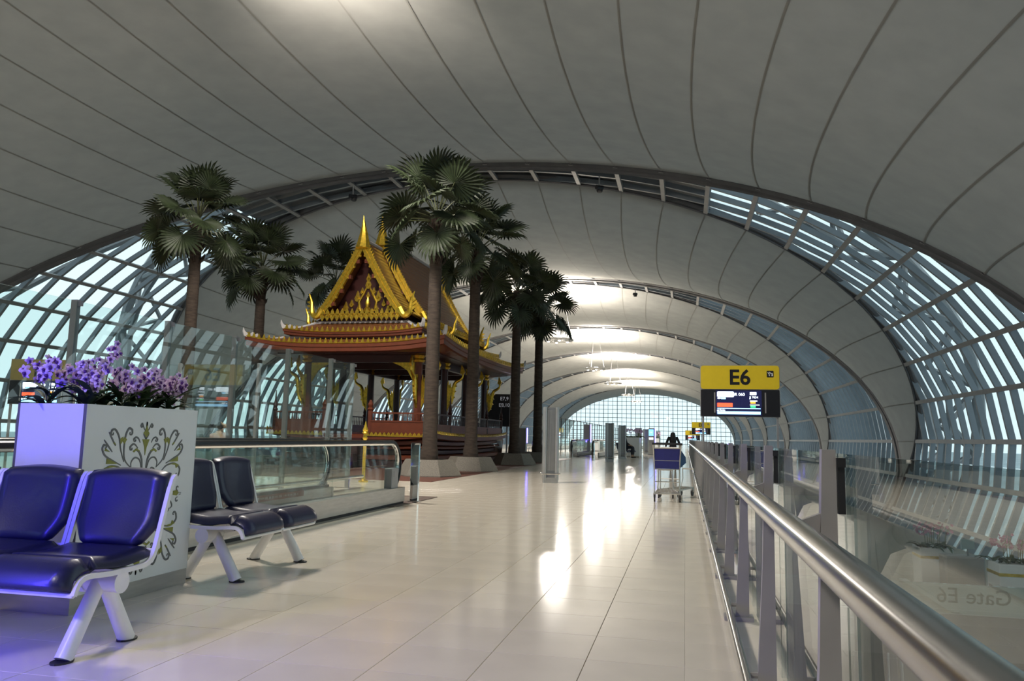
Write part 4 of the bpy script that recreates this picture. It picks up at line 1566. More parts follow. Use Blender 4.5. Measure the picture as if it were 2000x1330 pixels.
def gate_sign(label, txt, loc, rz, H=1.25, group='yellow gate number signs', ymat=None):
    W = 1.86
    e = thing('gate_sign', label, 'sign', loc, rz, group)
    z0 = 1.60
    MB().box((0, 0, z0 + H / 2), (W + .03, .10, H + .02)).build('housing', M_GREYPAINT, e)
    fn = lambda u, v, t: (u, t, v)
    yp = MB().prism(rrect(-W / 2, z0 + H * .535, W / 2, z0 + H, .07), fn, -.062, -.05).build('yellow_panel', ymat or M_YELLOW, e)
    bp_ = MB().prism(rrect(-W / 2, z0, W / 2, z0 + H * .525, .02), fn, -.060, -.05).build('black_panel', M_SBLACK, e)
    text_on(txt, .52, yp, (0.0, -.066, z0 + H * .755), M_SBLACK, bold=True)
    ic = MB().prism(rrect(.64, z0 + H * .77, .80, z0 + H * .90, .015), fn, -.066, -.06).build('pictogram', M_SBLACK, yp)
    m = MB()
    zc = z0 + H * .835
    m.prism([(.665, zc + .05), (.70, zc + .02), (.715, zc - .05), (.69, zc - .045), (.685, zc), (.66, zc + .03)], fn, -.070, -.066)
    m.prism([(.69, zc + .055), (.725, zc + .045), (.735, zc - .01), (.72, zc + .01)], fn, -.070, -.066)
    m.prism([(.74, zc + .03), (.775, zc + .03), (.785, zc - .05), (.745, zc - .05), (.755, zc - .01)], fn, -.070, -.066)
    m.build('pictogram_figure', M_WHITE, ic)
    MB().box((-.03, -.062, z0 + H * .265), (1.08, .008, H * .49)).build('screen', M_SNAVY, bp_)
    scn = MB().box((-.03, -.0655, z0 + H * .265), (1.02, .004, H * .465)).build('display', M_SNAVY, bp_)
    def blk(nm, x0, y0, x1, y1, mt, r=.008):    # unit coordinates on the display
        a0, a1 = -.54 + 1.02 * x0, -.54 + 1.02 * x1
        b0, b1 = z0 + H * (.035 + .465 * y0), z0 + H * (.035 + .465 * y1)
        MB().prism(rrect(a0, b0, a1, b1, min(r, (b1 - b0) * .3), 3), fn, -.071, -.067).build(nm, mt, bp_)
    blk('airline_box', .0, .74, .39, .97, M_SW, .02)
    blk('airline_box', .76, .83, .91, .96, M_SW)
    blk('city_line', .09, .65, .20, .72, M_SLB)
    blk('city_line', .01, .66, .08, .72, M_SW)
    blk('status_box', .0, .32, .36, .49, M_SR, .01)
    blk('line_rule', .0, .245, 1.0, .275, M_SLB, .001)
    blk('footer_bar', .0, .02, 1.0, .135, M_SLB, .004)
    blk('time_line', .76, .56, .93, .60, M_SW)
    blk('time_box', .77, .52 - .05, .89, .52 + .03, M_SO)
    blk('time_line', .76, .40, .98, .43, M_SW)
    blk('time_box', .77, .36 - .06, .89, .36 + .02, M_SG)
    text_on('BR 060', .10, bp_, (-.54 + 1.02 * .50, -.069, z0 + H * (.035 + .465 * .85)), M_SW)
    text_on('JJ 7034', .075, bp_, (-.54 + 1.02 * .85, -.069, z0 + H * (.035 + .465 * .73)), M_SW)
    text_on('airlinks', .07, bp_, (-.54 + 1.02 * .09, -.069, z0 + H * (.035 + .465 * .185)), M_SW)
    for sx in (-1, 1):
        MB().box((sx * .60, -.063, z0 + H * .27), (.03, .012, H * .40)).build('screen_bracket', M_GREYPAINT, bp_)
        MB().box((sx * (W / 2 - .05), 0, z0 / 2), (.05, .05, z0)).build('pole', M_PURLIN, e)
    return e
gate_sign('yellow and black E6 gate sign above the railing', 'E6', (1.315, 20.0, 0), 0)
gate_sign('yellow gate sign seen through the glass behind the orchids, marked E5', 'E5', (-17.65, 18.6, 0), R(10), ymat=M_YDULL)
gate_sign('small distant yellow gate sign beyond the E6 sign', 'E8', (1.60, 83, 0), 0)
gate_sign('tiny farther gate sign low beside the distant yellow one', 'E10', (.95, 106, -.6), 0)
m = MB().box((2.2, 20.0, -.1), (3.2, 1.6, .2)).box((2.2, 83, -.1), (3.2, 1.6, .2)).box((2.2, 106, -.7), (3.2, 1.6, .2))
tag(m.build('gate_ledge', M_GREYPAINT), 'grey gate landings beyond the railing that carry the signs', 'ledge', kind='structure')
e = thing('direction_board', 'large black direction board listing gates, right of the pavilion', 'sign', (-8.68, 36.0, 0))
MB().box((0, 0, 2.2), (1.25, .16, 1.52)).build('board', M_SBLACK, e)
MB().box((.66, 0, 2.2), (.07, .18, 1.55)).build('frame', M_GREYPAINT, e)
for t_, z_ in (('E7,9', 2.74), ('E8,10', 2.44)):
    text_on(t_, .24, e, (.36, -.084, z_), mat('board_letters', (.45, .46, .48), .5, emit=(.5, .5, .55), estr=.25), align='CENTER')
for sx in (-.5, .5):
    MB().box((sx, 0, .72), (.07, .07, 1.44)).build('post', M_GREYPAINT, e)

# ------------------------------------------------------------------ blue-lit pillars
M_BLUE = em('blue_tube', (0.10, 0.07, 1.0), 16)
def blue_pillar(label, loc, rz, h=1.70, z=.8, screen=True, tube_s=1.0, mt=None):
    e = thing('blue_lit_pillar', label, 'pillar', loc, rz, 'pillars with blue light tubes')
    MB().rbox((0, 0, h / 2), (.42, .16, h), .03).build('body', M_PYL, e)
    MB().box((0, 0, .02), (.5, .3, .04)).build('base', M_PYLD, e)
    MB().tube([(.235, -.03, z), (.235, -.03, h)], .026 * tube_s, 10).build('light_tube', mt or M_BLUE, e, True)
    if screen:
        s = MB().box((-.02, -.083, h - .28), (.30, .012, .42)).build('screen', M_SBL, e)
        MB().lathe([(.02, 0), (.09, 0.004), (.09, .008)], (0, 0, 0), 16).build('emblem', M_SW, s).location = (-.02, -.095, h - .26)
        MB().box((-.02, -.083, h - .66), (.26, .012, .14)).build('lit_panel', M_SW, e)
    return e
blue_pillar('pillar with a bright blue tube and screen, left of the standing woman', (-2.10, 51.0, 0), 0)
blue_pillar('pillar with a blue tube behind the far glass fence', (-5.75, 47.0, 0), 0, 1.80, .75, False)
blue_pillar('pillar with a blue tube under the black direction board', (-7.55, 36.6, 0), 0, 1.40, .70, False, .8)
M_BLUEN = em('blue_tube_near', (0.07, 0.05, 1.0), 100)
blue_pillar('pillar with a blue light tube next to the benches', (-3.42, 2.02, 0), R(40), 1.75, .15, False, 1.0, M_BLUEN)

# ------------------------------------------------------------------ baggage trolleys
M_TROL = mat('trolley_tube', (0.62, 0.60, 0.56), 0.3, 0.7, var=.05)
M_TBLUE = mat('trolley_blue_panel', (0.030, 0.035, 0.22), 0.45, var=.1)
M_TTEAL = mat('trolley_teal_panel', (0.02, 0.08, 0.22), 0.45, var=.1)
def trolley(label, loc, rz):
    e = thing('baggage_trolley', label, 'trolley', loc, rz, 'baggage trolleys parked at the railing')
    fr = MB()
    for sx in (-1, 1):
        fr.tube([(sx * .25, -.42, .10), (sx * .25, -.40, .55), (sx * .27, -.44, .84), (sx * .28, -.50, .93)], .014, 8)
        fr.tube([(sx * .25, -.42, .13), (sx * .17, .50, .15), (sx * .15, .56, .30), (sx * .15, .55, .48)], .013, 8)
        fr.tube([(sx * .27, -.43, .80), (sx * .19, -.10, .62), (sx * .25, -.40, .52)], .010, 6)
    fr.tube([(-.15, .55, .48), (.15, .55, .48)], .012, 8)
    fr.tube([(-.25, -.42, .13), (.25, -.42, .13)], .012, 8)
    fr.tube([(-.25, -.41, .32), (.25, -.41, .32)], .009, 6)
    fr.tube([(-.26, -.43, .86), (.26, -.43, .86)], .010, 6)
    fr.build('frame', M_TROL, e, True)
    m = MB()
    for i in range(6):
        u = -.20 + .08 * i
        m.tube([(u, -.40, .14), (u * .75, .50, .16)], .006, 5)
    for i in range(5):
        y = -.3 + .19 * i
        m.tube([(-.24 + .02 * i, y, .145), (.24 - .02 * i, y, .145)], .006, 5)
    m.build('load_platform', M_TROL, e, True)
    m = MB()
    for z in (.52, .66):
        m.tube([(-.25, -.41, z), (.25, -.41, z)], .007, 5)
        m.tube([(-.25, -.41, z), (-.19, -.12, z + .02), (.19, -.12, z + .02), (.25, -.41, z)], .007, 5)
    for i in range(9):
        u = -.24 + .06 * i
        m.tube([(u, -.41, .52), (u, -.41, .66)], .004, 4)
    m.build('wire_basket', M_TROL, e, True)
    MB().prism([(-.24, .53), (.24, .53), (.275, .855), (-.275, .855)], lambda u, v, t: (u, t, v), -.415, -.402).build('blue_panel', M_TBLUE, e)
    for sx in (-1, 1):
        MB().prism([(-.40, .52), (-.40, .84), (-.12, .70), (-.10, .60)], lambda u, v, t: (t, u, v), sx * .262 - .005, sx * .262 + .005).build('side_panel', M_TTEAL, e)
    MB().tube([(-.30, -.50, .93), (.30, -.50, .93)], .018, 10).build('handle', M_BLACK, e, True)
    for x, y in ((-.25, -.42), (.25, -.42), (-.15, .48), (.15, .48)):
        w = MB().tube([(x - .016, y - .02, .062), (x + .016, y - .02, .062)], .062, 14).build('wheel', M_BLACK, e, True)
        MB().box((x, y - .01, .105), (.05, .07, .07)).build('wheel_fork', M_TROL, w)
    return e
trolley('baggage trolley with blue panel nearest the viewer, against the railing', (-.31, 13.45, 0), R(3)).scale = (.80, .9, 1)
trolley('second baggage trolley, pushed in behind the nearest one by the railing', (-.13, 14.40, 0), R(-24)).scale = (.72, .8, 1)
trolley('baggage trolley standing between the two far palms', (-6.95, 37.2, 0), R(70))

# ------------------------------------------------------------------ people
def skin_mesh(name, verts, radii, edges, m, sub=2, root=0):
    me = bpy.data.meshes.new(name)
    me.from_pydata(verts, edges, [])
    o = bpy.data.objects.new(name, me)
    col.objects.link(o)
    o.modifiers.new('s', 'SKIN')
    o.modifiers.new('u', 'SUBSURF').levels = sub
    for i, v in enumerate(me.skin_vertices[0].data):
        r = radii[i]
        v.radius = r if isinstance(r, tuple) else (r, r)
        v.use_root = (i == root)
    bpy.context.view_layer.update()
    out = bpy.data.meshes.new_from_object(o.evaluated_get(bpy.context.evaluated_depsgraph_get()))
    bpy.data.objects.remove(o)
    bpy.data.meshes.remove(me)
    out.materials.clear()
    out.materials.append(m)
    out.polygons.foreach_set('use_smooth', [True] * len(out.polygons))
    return out
M_SKIN = mat('skin', (0.42, 0.26, 0.17), 0.5, var=.06)
M_HAIR = mat('dark_hair', (0.012, 0.010, 0.010), 0.4, var=.3, vscale=40, stretch=(8, 8, 1))
M_CLOTH = mat('black_cloth', (0.018, 0.018, 0.024), 0.8, var=.2)
M_CLOTH2 = mat('navy_trousers', (0.020, 0.022, 0.035), 0.8, var=.2)
M_PINK = mat('pale_pink_shirt', (0.40, 0.27, 0.25), 0.8, var=.15)
def hand_into(verts, radii, edges, wrist, d, spread, curl, s=1.0):
    """palm and five bent fingers appended to a joint graph; returns nothing"""
    d = Vector(d).normalized()
    sp = Vector(spread).normalized()
    cu = Vector(curl).normalized()
    w0 = Vector(verts[wrist])
    verts.append(tuple(w0 + d * .045 * s)); radii.append((.034 * s, .020 * s)); palm = len(verts) - 1
    edges.append((wrist, palm))
    verts.append(tuple(w0 + d * .085 * s)); radii.append((.036 * s, .016 * s)); kn = len(verts) - 1
    edges.append((palm, kn))
    for k, (o, L) in enumerate(((-.030, .062), (-.010, .074), (.010, .070), (.030, .056))):
        a = w0 + d * .098 * s + sp * o * s
        b = a + d * L * .55 * s + cu * .012 * s
        c = b + d * L * .35 * s + cu * .030 * s
        prev = kn
        for q, r in ((a, .0095), (b, .0085), (c, .007)):
            verts.append(tuple(q)); radii.append(r * s); edges.append((prev, len(verts) - 1)); prev = len(verts) - 1
    prev = palm
    for q, r in ((w0 + d * .05 * s - sp * .045 * s, .011), (w0 + d * .085 * s - sp * .062 * s + cu * .01 * s, .0095)):
        verts.append(tuple(q)); radii.append(r * s); edges.append((prev, len(verts) - 1)); prev = len(verts) - 1
def face_parts(e, c, fwd):
    """nose, eyes, mouth and ears for a head centred at c looking along fwd"""
    c, f = Vector(c), Vector(fwd).normalized()
    sd = Vector((f.y, -f.x, 0))
    m = MB()
    n = c + f * .100
    m.add([tuple(n + Vector((0, 0, .03))), tuple(n + sd * .016 - Vector((0, 0, .02))), tuple(n - sd * .016 - Vector((0, 0, .02))), tuple(n + f * .022 - Vector((0, 0, .015)))], [(0, 1, 3), (0, 3, 2), (1, 2, 3), (0, 2, 1)])
    for s in (-1, 1):
        m.sphere(tuple(c + sd * s * .082 - f * .005), .026, 6, 5, (.5, 1, 1.2))
    m.build('facial_features', M_SKIN, e, True)
    m = MB()
    for s in (-1, 1):
        m.sphere(tuple(c + f * .088 + sd * s * .034 + Vector((0, 0, .012))), .012, 6, 4)
    m.box(tuple(c + f * .092 - Vector((0, 0, .05))), (.045, .012, .012))
    m.build('eyes_and_mouth', M_HAIR, e)
# standing woman seen from behind, walking away
e = thing('person', 'woman with long dark hair in black, standing far down the walkway', 'person', (-.42, 28.0, 0), R(6))
e.scale = (.78, .78, .78)
V = [(0, 0, .92), (0, 0, 1.10), (0, .01, 1.30), (0, .02, 1.40), (0, .02, 1.46), (0, .03, 1.54), (0, .02, 1.60)]
Rr_ = [(.15, .10), (.12, .09), (.16, .10), (.09, .07), .05, (.075, .09), (.06, .075)]
Ed = [(0, 1), (1, 2), (2, 3), (3, 4), (4, 5), (5, 6)]
for s in (-1, 1):
    b = len(V)
    V += [(s * .09, 0, .84), (s * .10, .03 * s, .48), (s * .10, -.02 * s, .09), (s * .11, .10 - .02 * s, .035)]
    Rr_ += [.085, .055, .040, .034]
    Ed += [(0, b), (b, b + 1), (b + 1, b + 2), (b + 2, b + 3)]
    b = len(V)
    V += [(s * .17, .01, 1.37), (s * .28, -.01, 1.12), (s * .31, .10, .92)]
    Rr_ += [.052, .042, .030]
    Ed += [(2, b), (b, b + 1), (b + 1, b + 2)]
    hand_into(V, Rr_, Ed, b + 2, (s * .1, .3, -1), (0, 1, .2), (-s, 0, 0))
body = link('body', skin_mesh('body', V, Rr_, Ed, M_SKIN, 1), e)
face_parts(e, (0, .035, 1.53), (0, 1, 0))
jv = [(0, 0, .86), (0, 0, 1.0), (0, 0, 1.15), (0, .01, 1.30), (0, .02, 1.40)]
jr = [(.20, .15), (.175, .13), (.15, .11), (.18, .12), (.08, .07)]
je = [(0, 1), (1, 2), (2, 3), (3, 4)]
for s in (-1, 1):
    b = len(jv)
    jv += [(s * .18, .01, 1.37), (s * .285, -.01, 1.12), (s * .31, .08, .96)]
    jr += [.068, .055, .045]
    je += [(3, b), (b, b + 1), (b + 1, b + 2)]
link('jacket', skin_mesh('jacket', jv, jr, je, M_CLOTH, 2), e)
tv = [(0, 0, .92), (.09, 0, .82), (.10, .03, .48), (.10, -.02, .16), (-.09, 0, .82), (-.10, -.03, .48), (-.10, .02, .16)]
link('trousers', skin_mesh('trousers', tv, [(.17, .12), .10, .072, .06, .10, .072, .06], [(0, 1), (1, 2), (2, 3), (0, 4), (4, 5), (5, 6)], M_CLOTH2, 2), e)
hv = [(0, .0, 1.61), (0, -.02, 1.55), (0, -.05, 1.42), (0, -.07, 1.26), (0, -.08, 1.12)]
link('hair', skin_mesh('hair', hv, [(.085, .09), (.115, .11), (.135, .08), (.14, .06), (.09, .03)], [(0, 1), (1, 2), (2, 3), (3, 4)], M_HAIR, 2), e)
m = MB()
for s in (-1, 1):
    m.sphere((s * .105, .06, .035), .05, 8, 5, (1, 2.2, .7))
m.build('shoes', M_CLOTH, e, True)

def seated(label, loc, rz, hand_on_head, cloth, legs, zs=.44):
    """person on a seat facing local -y"""
    e = thing('person', label, 'person', loc, rz)
    V = [(0, .06, zs + .13), (0, .08, zs + .32), (0, .05, zs + .52), (0, .03, zs + .62), (0, .01, zs + .68), (0, -.02, zs + .77), (0, -.01, zs + .84)]
    Rr_ = [(.16, .12), (.13, .10), (.17, .11), (.09, .07), .052, (.078, .095), (.062, .08)]
    Ed = [(0, 1), (1, 2), (2, 3), (3, 4), (4, 5), (5, 6)]
    for s in (-1, 1):
        b = len(V)
        V += [(s * .09, -.02, zs + .10), (s * .11, -.42, zs + .10), (s * .11, -.40, .09), (s * .115, -.50, .035)]
        Rr_ += [.085, .062, .042, .036]
        Ed += [(0, b), (b, b + 1), (b + 1, b + 2), (b + 2, b + 3)]
        b = len(V)
        if hand_on_head and s < 0:
            V += [(s * .19, .05, zs + .58), (s * .33, .06, zs + .64), (s * .16, .10, zs + .82)]
            Rr_ += [.055, .042, .030]
            Ed += [(2, b), (b, b + 1), (b + 1, b + 2)]
            hand_into(V, Rr_, Ed, b + 2, (-s * 1.0, -.1, .25), (0, .3, 1), (0, -1, 0))
        else:
            V += [(s * .19, .04, zs + .56), (s * .24, -.02, zs + .30), (s * .14, -.24, zs + .20)]
            Rr_ += [.055, .042, .030]
            Ed += [(2, b), (b, b + 1), (b + 1, b + 2)]
            hand_into(V, Rr_, Ed, b + 2, (-s * .3, -1, -.1), (1, 0, 0), (0, 0, -1))
    link('body', skin_mesh('body', V, Rr_, Ed, M_SKIN, 2), e)
    face_parts(e, (0, -.015, zs + .77), (0, -1, 0))
    jv = [(0, .06, zs + .10), (0, .08, zs + .32), (0, .05, zs + .52), (0, .03, zs + .61)]
    jr = [(.18, .14), (.15, .12), (.19, .13), (.09, .08)]
    je = [(0, 1), (1, 2), (2, 3)]
    for s in (-1, 1):
        b = len(jv)
        if hand_on_head and s < 0:
            jv += [(s * .20, .05, zs + .58), (s * .30, .055, zs + .625)]
        else:
            jv += [(s * .20, .04, zs + .56), (s * .245, -.02, zs + .31), (s * .15, -.22, zs + .21)]
            jr.append(.042)
            je.append((b + 1, b + 2))
        jr[b:b] = [.07, .058]
        je += [(2, b), (b, b + 1)]
    link('shirt', skin_mesh('shirt', jv, jr, je, cloth, 2), e)
    tv = [(0, .05, zs + .12), (.09, -.04, zs + .10), (.11, -.42, zs + .10), (.11, -.40, .14), (-.09, -.04, zs + .10), (-.11, -.42, zs + .10), (-.11, -.40, .14)]
    link('trousers', skin_mesh('trousers', tv, [(.17, .13), .10, .078, .06, .10, .078, .06], [(0, 1), (1, 2), (2, 3), (0, 4), (4, 5), (5, 6)], legs, 2), e)
    hv = [(0, .02, zs + .88), (0, .05, zs + .80), (0, .06, zs + .70)]
    link('hair', skin_mesh('hair', hv, [(.08, .09), (.088, .085), (.07, .05)], [(0, 1), (1, 2)], M_HAIR, 2), e)
    m = MB()
    for s in (-1, 1):
        m.sphere((s * .113, -.45, .04), .05, 8, 5, (1, 2.3, .8))
    m.build('shoes', M_BLACK, e, True)
    return e
seated('person in dark clothes sitting sideways behind a pylon, one leg showing', (-3.02, 40.62, .03), R(78), False, M_CLOTH, M_CLOTH2)
seated('person seen from behind the glass barrier with a hand on their hair', (-10.55, 16.4, 0), R(180), True, M_PINK, M_CLOTH2, .30)

# ------------------------------------------------------------------ seats, planters and fittings further down
def far_bench(label, x, y, rz, n=3):
    e = thing('beam_bench', label, 'bench', (x, y, 0), rz, 'benches further down the concourse')
    MB().tube([(-.3, 0, .305), (.52 * n - .22, 0, .305)], .047, 10).build('beam', M_WHITE, e, True)
    for i in range(n):
        for nm, me in (('seat', seat_me), ('backrest', back_me), ('seat_frame', sframe_me)):
            link(nm, me, e, (.52 * i, 0, 0))
    for xx in (0, .52 * (n - 1)):
        for s in (-1, 1):
            link('leg', leg_me[s], e, (xx, 0, 0))
    return e
far_bench('bench seen from behind, right of the nearest air pylon', -6.45, 37.6, R(180), 2)
far_bench('bench under the seated person in dark clothes', -3.10, 40.1, R(78), 3)
e = thing('stone_bench', 'low stone block seat under the person behind the glass barrier', 'bench', (-10.55, 16.2, 0))
MB().rbox((0, 0, .13), (1.6, .42, .26), .02).build('block', M_GRANITE, e)
MB().rbox((0, 0, .28), (1.7, .48, .04), .01).build('slab', M_STEEL, e)
def far_planter(label, x, y, sx=.8, sy=.5, h=1.08, z=0.0, band=False, tint=None):
    e = thing('planter_box', label, 'planter', (x, y, z), 0, 'orchid planters further away')
    MB().rbox((0, 0, h / 2 + .04), (sx, sy, h - .08), .015).build('box', M_PLANTER, e)
    MB().box((0, 0, .04), (sx * .94, sy * .94, .08)).build('plinth', M_STEEL, e)
    if band:
        MB().box((0, 0, h * .78), (sx + .01, sy + .01, .07)).build('gold_band', M_GOLD, e)
    return e
M_PINKP = mat('pink_orchid_petal', (0.52, 0.20, 0.36), 0.55, var=0.3, vscale=20)
fl2 = flower_me.copy()
fl2.materials.clear()
fl2.materials.append(M_PINKP)
def far_orchids(label, x, y, z, rr, n, sx, sy, me, fs=1.5, hh=.42):
    e = thing('orchid_plant', label, 'orchid', (x, y, z), 0, 'orchids in the farther planters')
    for i in range(30):
        m = MB()
        leaf_into(m, (rr.uniform(-sx, sx) * .45, rr.uniform(-sy, sy) * .45, 0), rr.uniform(0, 6.28), rr.uniform(.26, .46), rr.uniform(.4, .9), rr.uniform(.035, .06))
        m.build('leaf', M_LEAF, e, 'full')
    m = MB()
    for i in range(9):
        a, b = rr.uniform(-sx, sx) * .4, rr.uniform(-sy, sy) * .4
        m.tube([(a, b, 0), (a * 1.1, b * 1.1, hh * .6), (a * 1.4, b * 1.4, hh)], .008, 4)
    m.build('stems', M_STEM, e)
    for i in range(n):
        p = (rr.uniform(-sx, sx) * .60, rr.uniform(-sy, sy) * .60, hh * rr.uniform(.62, 1.12))
        link('flower', me, e, p, (math.pi / 2 + rr.uniform(-.5, .5), rr.uniform(-.5, .5), rr.gauss(0, .8)), (fs, fs, fs))
orr2 = random.Random(4)
far_planter('white planter box of orchids, behind the seated person', -2.80, 44.0, .74, 1.4)
far_orchids('purple orchids topping the white planter behind the seated person', -2.80, 44.0, 1.06, orr2, 46, .9, 1.3, flower_me, 2.4, .42)
far_planter('smaller white planter box of orchids, beyond the blue-lit pillar', -2.30, 60.0, .8, .8)
far_orchids('purple orchids topping the planter beyond the blue-lit pillar', -2.30, 60.0, 1.06, orr2, 26, .8, .7, flower_me, 2.6, .42)
far_planter('white lower-level planter with a gold band, seen through the railing glass', 6.35, 23.0, .78, .78, 1.05, -2.7, True)
far_orchids('pink orchids in the gold-banded planter seen through the railing glass', 6.35, 23.0, -1.67, orr2, 60, .8, .8, fl2, 1.7, .55)
far_planter('white lower-level planter at the picture edge, seen through the railing glass', 7.35, 20.6, .78, .78, 1.05, -2.7, True)
far_orchids('pink orchids at the picture edge, seen through the railing glass', 7.35, 20.6, -1.67, orr2, 60, .8, .8, fl2, 1.7, .55)
# far moving walkway
walkway('distant moving walkway with polished side, between the air pylons', 41.5, 96.0, (-4.55, -5.65), 'moving walkways', False)
e = thing('walkway_newel', 'polished end panels with black belts where the distant moving walkway begins', 'walkway end', (-5.1, 40.0, 0), 0)
for sx in (-.55, .55):
    MB().rbox((sx, 0.6, .40), (.16, 1.7, .80), .05).build('side_panel', M_MIRROR, e)
    rows = []
    m = MB()
    m.tube([(sx, 1.4, .86), (sx, -.05, .86)] + [(sx, -.05 - .30 * math.sin(a), .56 + .30 * math.cos(a)) for a in [R(15 * i) for i in range(1, 12)]], .045, 8)
    m.build('belt_loop', M_BELT, e, True)
# far glass fence
e = thing('glass_barrier', 'long dark-framed glass fence in the distance left of the air pylons', 'barrier')
fp = MB().box((0, 0, 1.15), (.06, .06, 2.3)).mesh('post', M_DARK)
fpan = MB().box((0, 1.0, 1.2), (.012, 1.9, 2.05)).mesh('glass_panel', M_WGLASS)
frail = MB().box((0, 1.0, 2.25), (.04, 2.0, .04)).box((0, 1.0, 1.15), (.03, 2.0, .03)).mesh('frame_rail', M_DARK)
for k in range(27):
    y = 46.0 + 2.0 * k
    link('post', fp, e, (-8.1, y, 0))
    link('glass_panel', fpan, e, (-8.1, y, 0))
    link('frame_rail', frail, e, (-8.1, y, 0))

# ------------------------------------------------------------------ lower level seen through the railing
M_FROST = mat('frosted_canopy', (0.26, 0.245, 0.22), 0.35, var=.08, vscale=2)
M_ROOM = mat('vestibule_panel', (0.30, 0.285, 0.26), 0.4, var=.05)
e = thing('gate_vestibule', 'glazed gate vestibule on the lower level with double doors, below the railing', 'vestibule', (0, 0, 0))
MB().box((4.9, 7.93, -.40), (8.2, 1.66, .08)).build('canopy', M_FROST, e)
for i in range(10):
    MB().box((1.3 + .82 * i, 7.93, -.345), (.07, 1.6, .03)).build('canopy_batten', M_ROOM, e)
MB().box((4.9, 7.07, -.50), (8.2, .06, .34)).build('header_band', M_ROOM, e)
text_on('Gate E6', .17, e, (2.25, 7.105, -.20), mat('etched_letters', (.245, .235, .21), .5, var=.05), rot=(math.pi / 2, 0, math.pi), depth=.004)
MB().box((4.9, 7.07, -.22), (8.2, .02, .24)).build('glass_band', M_WGLASS, e)
for i, x in enumerate((.9, 1.36, 1.62, 2.2, 2.62, 3.5, 4.6, 6.0, 7.5, 8.9)):
    MB().box((x, 7.07, -1.685), (.06, .08, 2.03)).build('mullion', M_GREYPAINT, e)
for x0, x1 in ((.93, 1.33), (1.39, 1.59), (1.65, 2.17), (2.23, 2.59), (2.65, 3.47), (3.53, 4.57), (4.63, 5.97), (6.03, 7.47), (7.53, 8.87)):
    MB().box(((x0 + x1) / 2, 7.07, -1.685), (x1 - x0, .014, 2.03)).build('pane', M_WGLASS, e)
for x in (1.66, 1.56):
    MB().tube([(x, 7.0, -.62), (x, 6.95, -.64), (x, 6.95, -.92), (x, 7.0, -.94)], .014, 8).build('door_handle', M_CHROME, e, True)
MB().box((4.9, 8.70, -1.57), (8.2, .05, 2.26)).build('rear_partition', M_ROOM, e)
e = thing('check_in_desk', 'grey gate desk with a screen on the lower level, seen through the railing glass', 'desk', (6.7, 21.9, -2.7))
MB().rbox((0, 0, .50), (.9, .55, 1.0), .04).build('desk', M_GREYPAINT, e)
MB().box((.15, 0, 1.28), (.34, .04, .24), .3).build('monitor', mat('dim_screen', (.35, .5, .52), .3, var=.05), e)
MB().tube([(.15, 0, 1.0), (.15, 0, 1.2)], .02, 6).build('monitor_stand', M_PYLD, e)
# ------------------------------------------------------------------ security cameras on the arch
def cctv(label, loc):
    e = thing('security_camera', label, 'camera', loc, 0, 'small cameras fixed to the arches')
    MB().tube([(0, 0, .5), (0, 0, .1)], .03, 6).build('bracket', M_PYLD, e)
    MB().tube([(-.10, -.12, 0.02), (.10, .12, .06)], .09, 10).build('body', M_SBLACK, e, True)
    MB().lathe([(.10, -.12), (.13, -.02), (.12, .06)], (0, .1, 0), 10).build('lamp', M_DARK, e, True)
cctv('small dark camera on the arch left of the tallest palm', (-13.5, 29.4, 10.75))
cctv('small dark camera on the arch right of the tallest palm', (-3.2, 29.3, 10.6))
cctv('small dark camera on the second arch, above the lit ceiling', (-3.3, 53.2, 10.8))
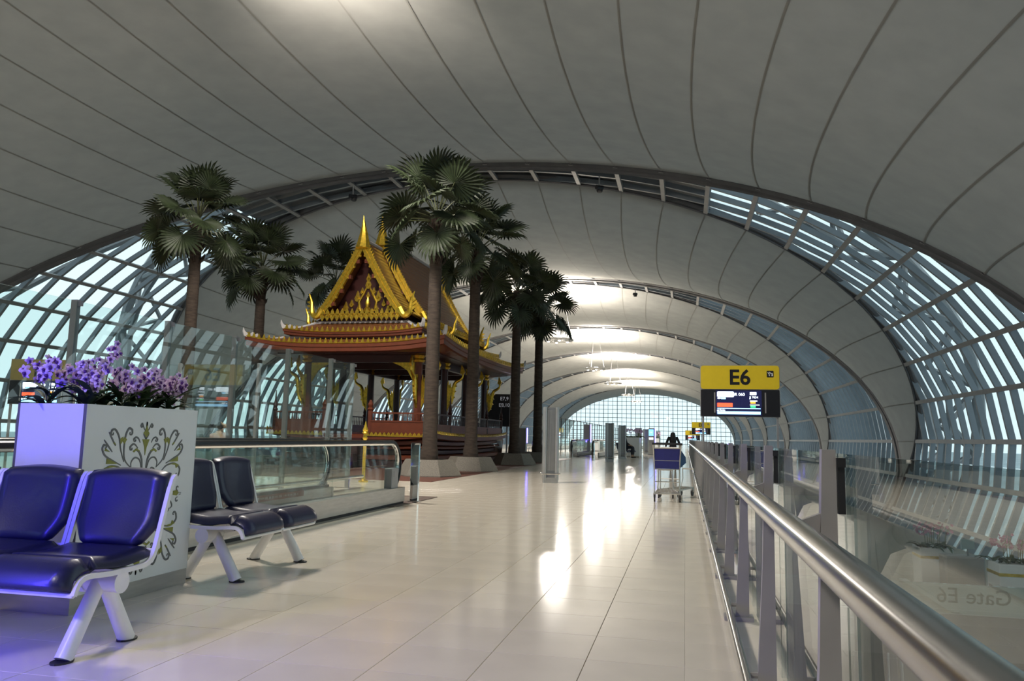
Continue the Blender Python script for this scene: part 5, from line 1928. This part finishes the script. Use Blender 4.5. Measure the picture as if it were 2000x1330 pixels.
# ------------------------------------------------------------------ hanging uplights
M_LAMP = mat('lamp_glow', (1, 1, 1), 0.3, emit=(1.0, 0.93, 0.80), estr=26)
M_LAMPBODY = mat('lamp_housing', (0.45, 0.45, 0.45), 0.4, 0.6, var=0.05)
LUMS = [(-10.3, 'ring lamp hanging behind the viewer', 1), (12.9, 'nearest ring lamp hanging above the benches', 1), (56.0, 'ring lamp hanging nearest beyond the palms', 1), (80.0, 'second ring lamp hanging beyond the palms', 1),
        (101.0, 'third ring lamp hanging beyond the palms', 1), (128.0, 'fourth ring lamp, small above the far seats', 1), (150.0, 'farthest ring lamp before the end window', 1)]
for y, lab, on in LUMS:
    e = thing('hanging_lamp', lab, 'lamp', (-7.6, y, 10.4) if y < 20 else (-9.05, y, 8.05), group='ring lamps hung on cables down the concourse')
    m = MB()
    m.tube([(1.05 * math.cos(a), 1.05 * math.sin(a), 0) for a in [2 * math.pi * i / 24 for i in range(25)]], 0.09, 6)
    for i in range(4):
        a = math.pi / 4 + i * math.pi / 2
        m.tube([(0, 0, 0.05), (1.05 * math.cos(a), 1.05 * math.sin(a), 0)], 0.035, 5)
    m.build('ring_frame', M_LAMPBODY, e, True)
    for i in range(4):
        a = i * math.pi / 2 + .3
        hx, hy = .7 * math.cos(a), .7 * math.sin(a)
        h = MB().lathe([(0.10, -.12), (0.19, -.02), (0.21, .10)], (hx, hy, 0), 10).build('lamp_head', M_LAMPBODY, e, True)
        MB().lathe([(0.02, 0.105), (0.20, .105), (0.20, .125), (0.02, .135)], (hx, hy, 0), 12).build('bulb', M_LAMP, h)
        MB().lathe([(0.03, -.17), (0.09, -.15), (0.10, -.12)], (hx, hy, 0), 12).build('lens', M_LAMP, h)
    for i in range(3):
        a = i * 2 * math.pi / 3
        MB().tube([(1.0 * math.cos(a), 1.0 * math.sin(a), 0), (0.3 * math.cos(a), .3 * math.sin(a), 3.6)], 0.012, 4).build('cable', M_RIB, e)
    ld = bpy.data.lights.new('uplight', 'AREA')
    ld.shape = 'DISK'
    ld.size = 1.6
    ld.energy = 1500 if y > 0 and y < 20 else 900 if y < 0 else 2300
    ld.color = (1.0, 0.90, 0.76)
    lo = bpy.data.objects.new('uplight', ld)
    col.objects.link(lo)
    lo.parent = e
    lo.location = (0, 0, 0.2)
    lo.rotation_euler = (math.pi - (0.75 if 0 < y < 20 else 0), 0, 0)     # the near fixture is aimed along the vault
    if 0 < y < 20:
        ld.spread = R(110)
    ld = bpy.data.lights.new('downlight', 'AREA')
    ld.shape = 'DISK'
    ld.size = 1.8
    ld.energy = 1250 if y < 20 else 1500
    ld.color = (1.0, 0.93, 0.84)
    lo = bpy.data.objects.new('downlight', ld)
    col.objects.link(lo)
    lo.parent = e
    lo.location = (0, 0, -0.2)
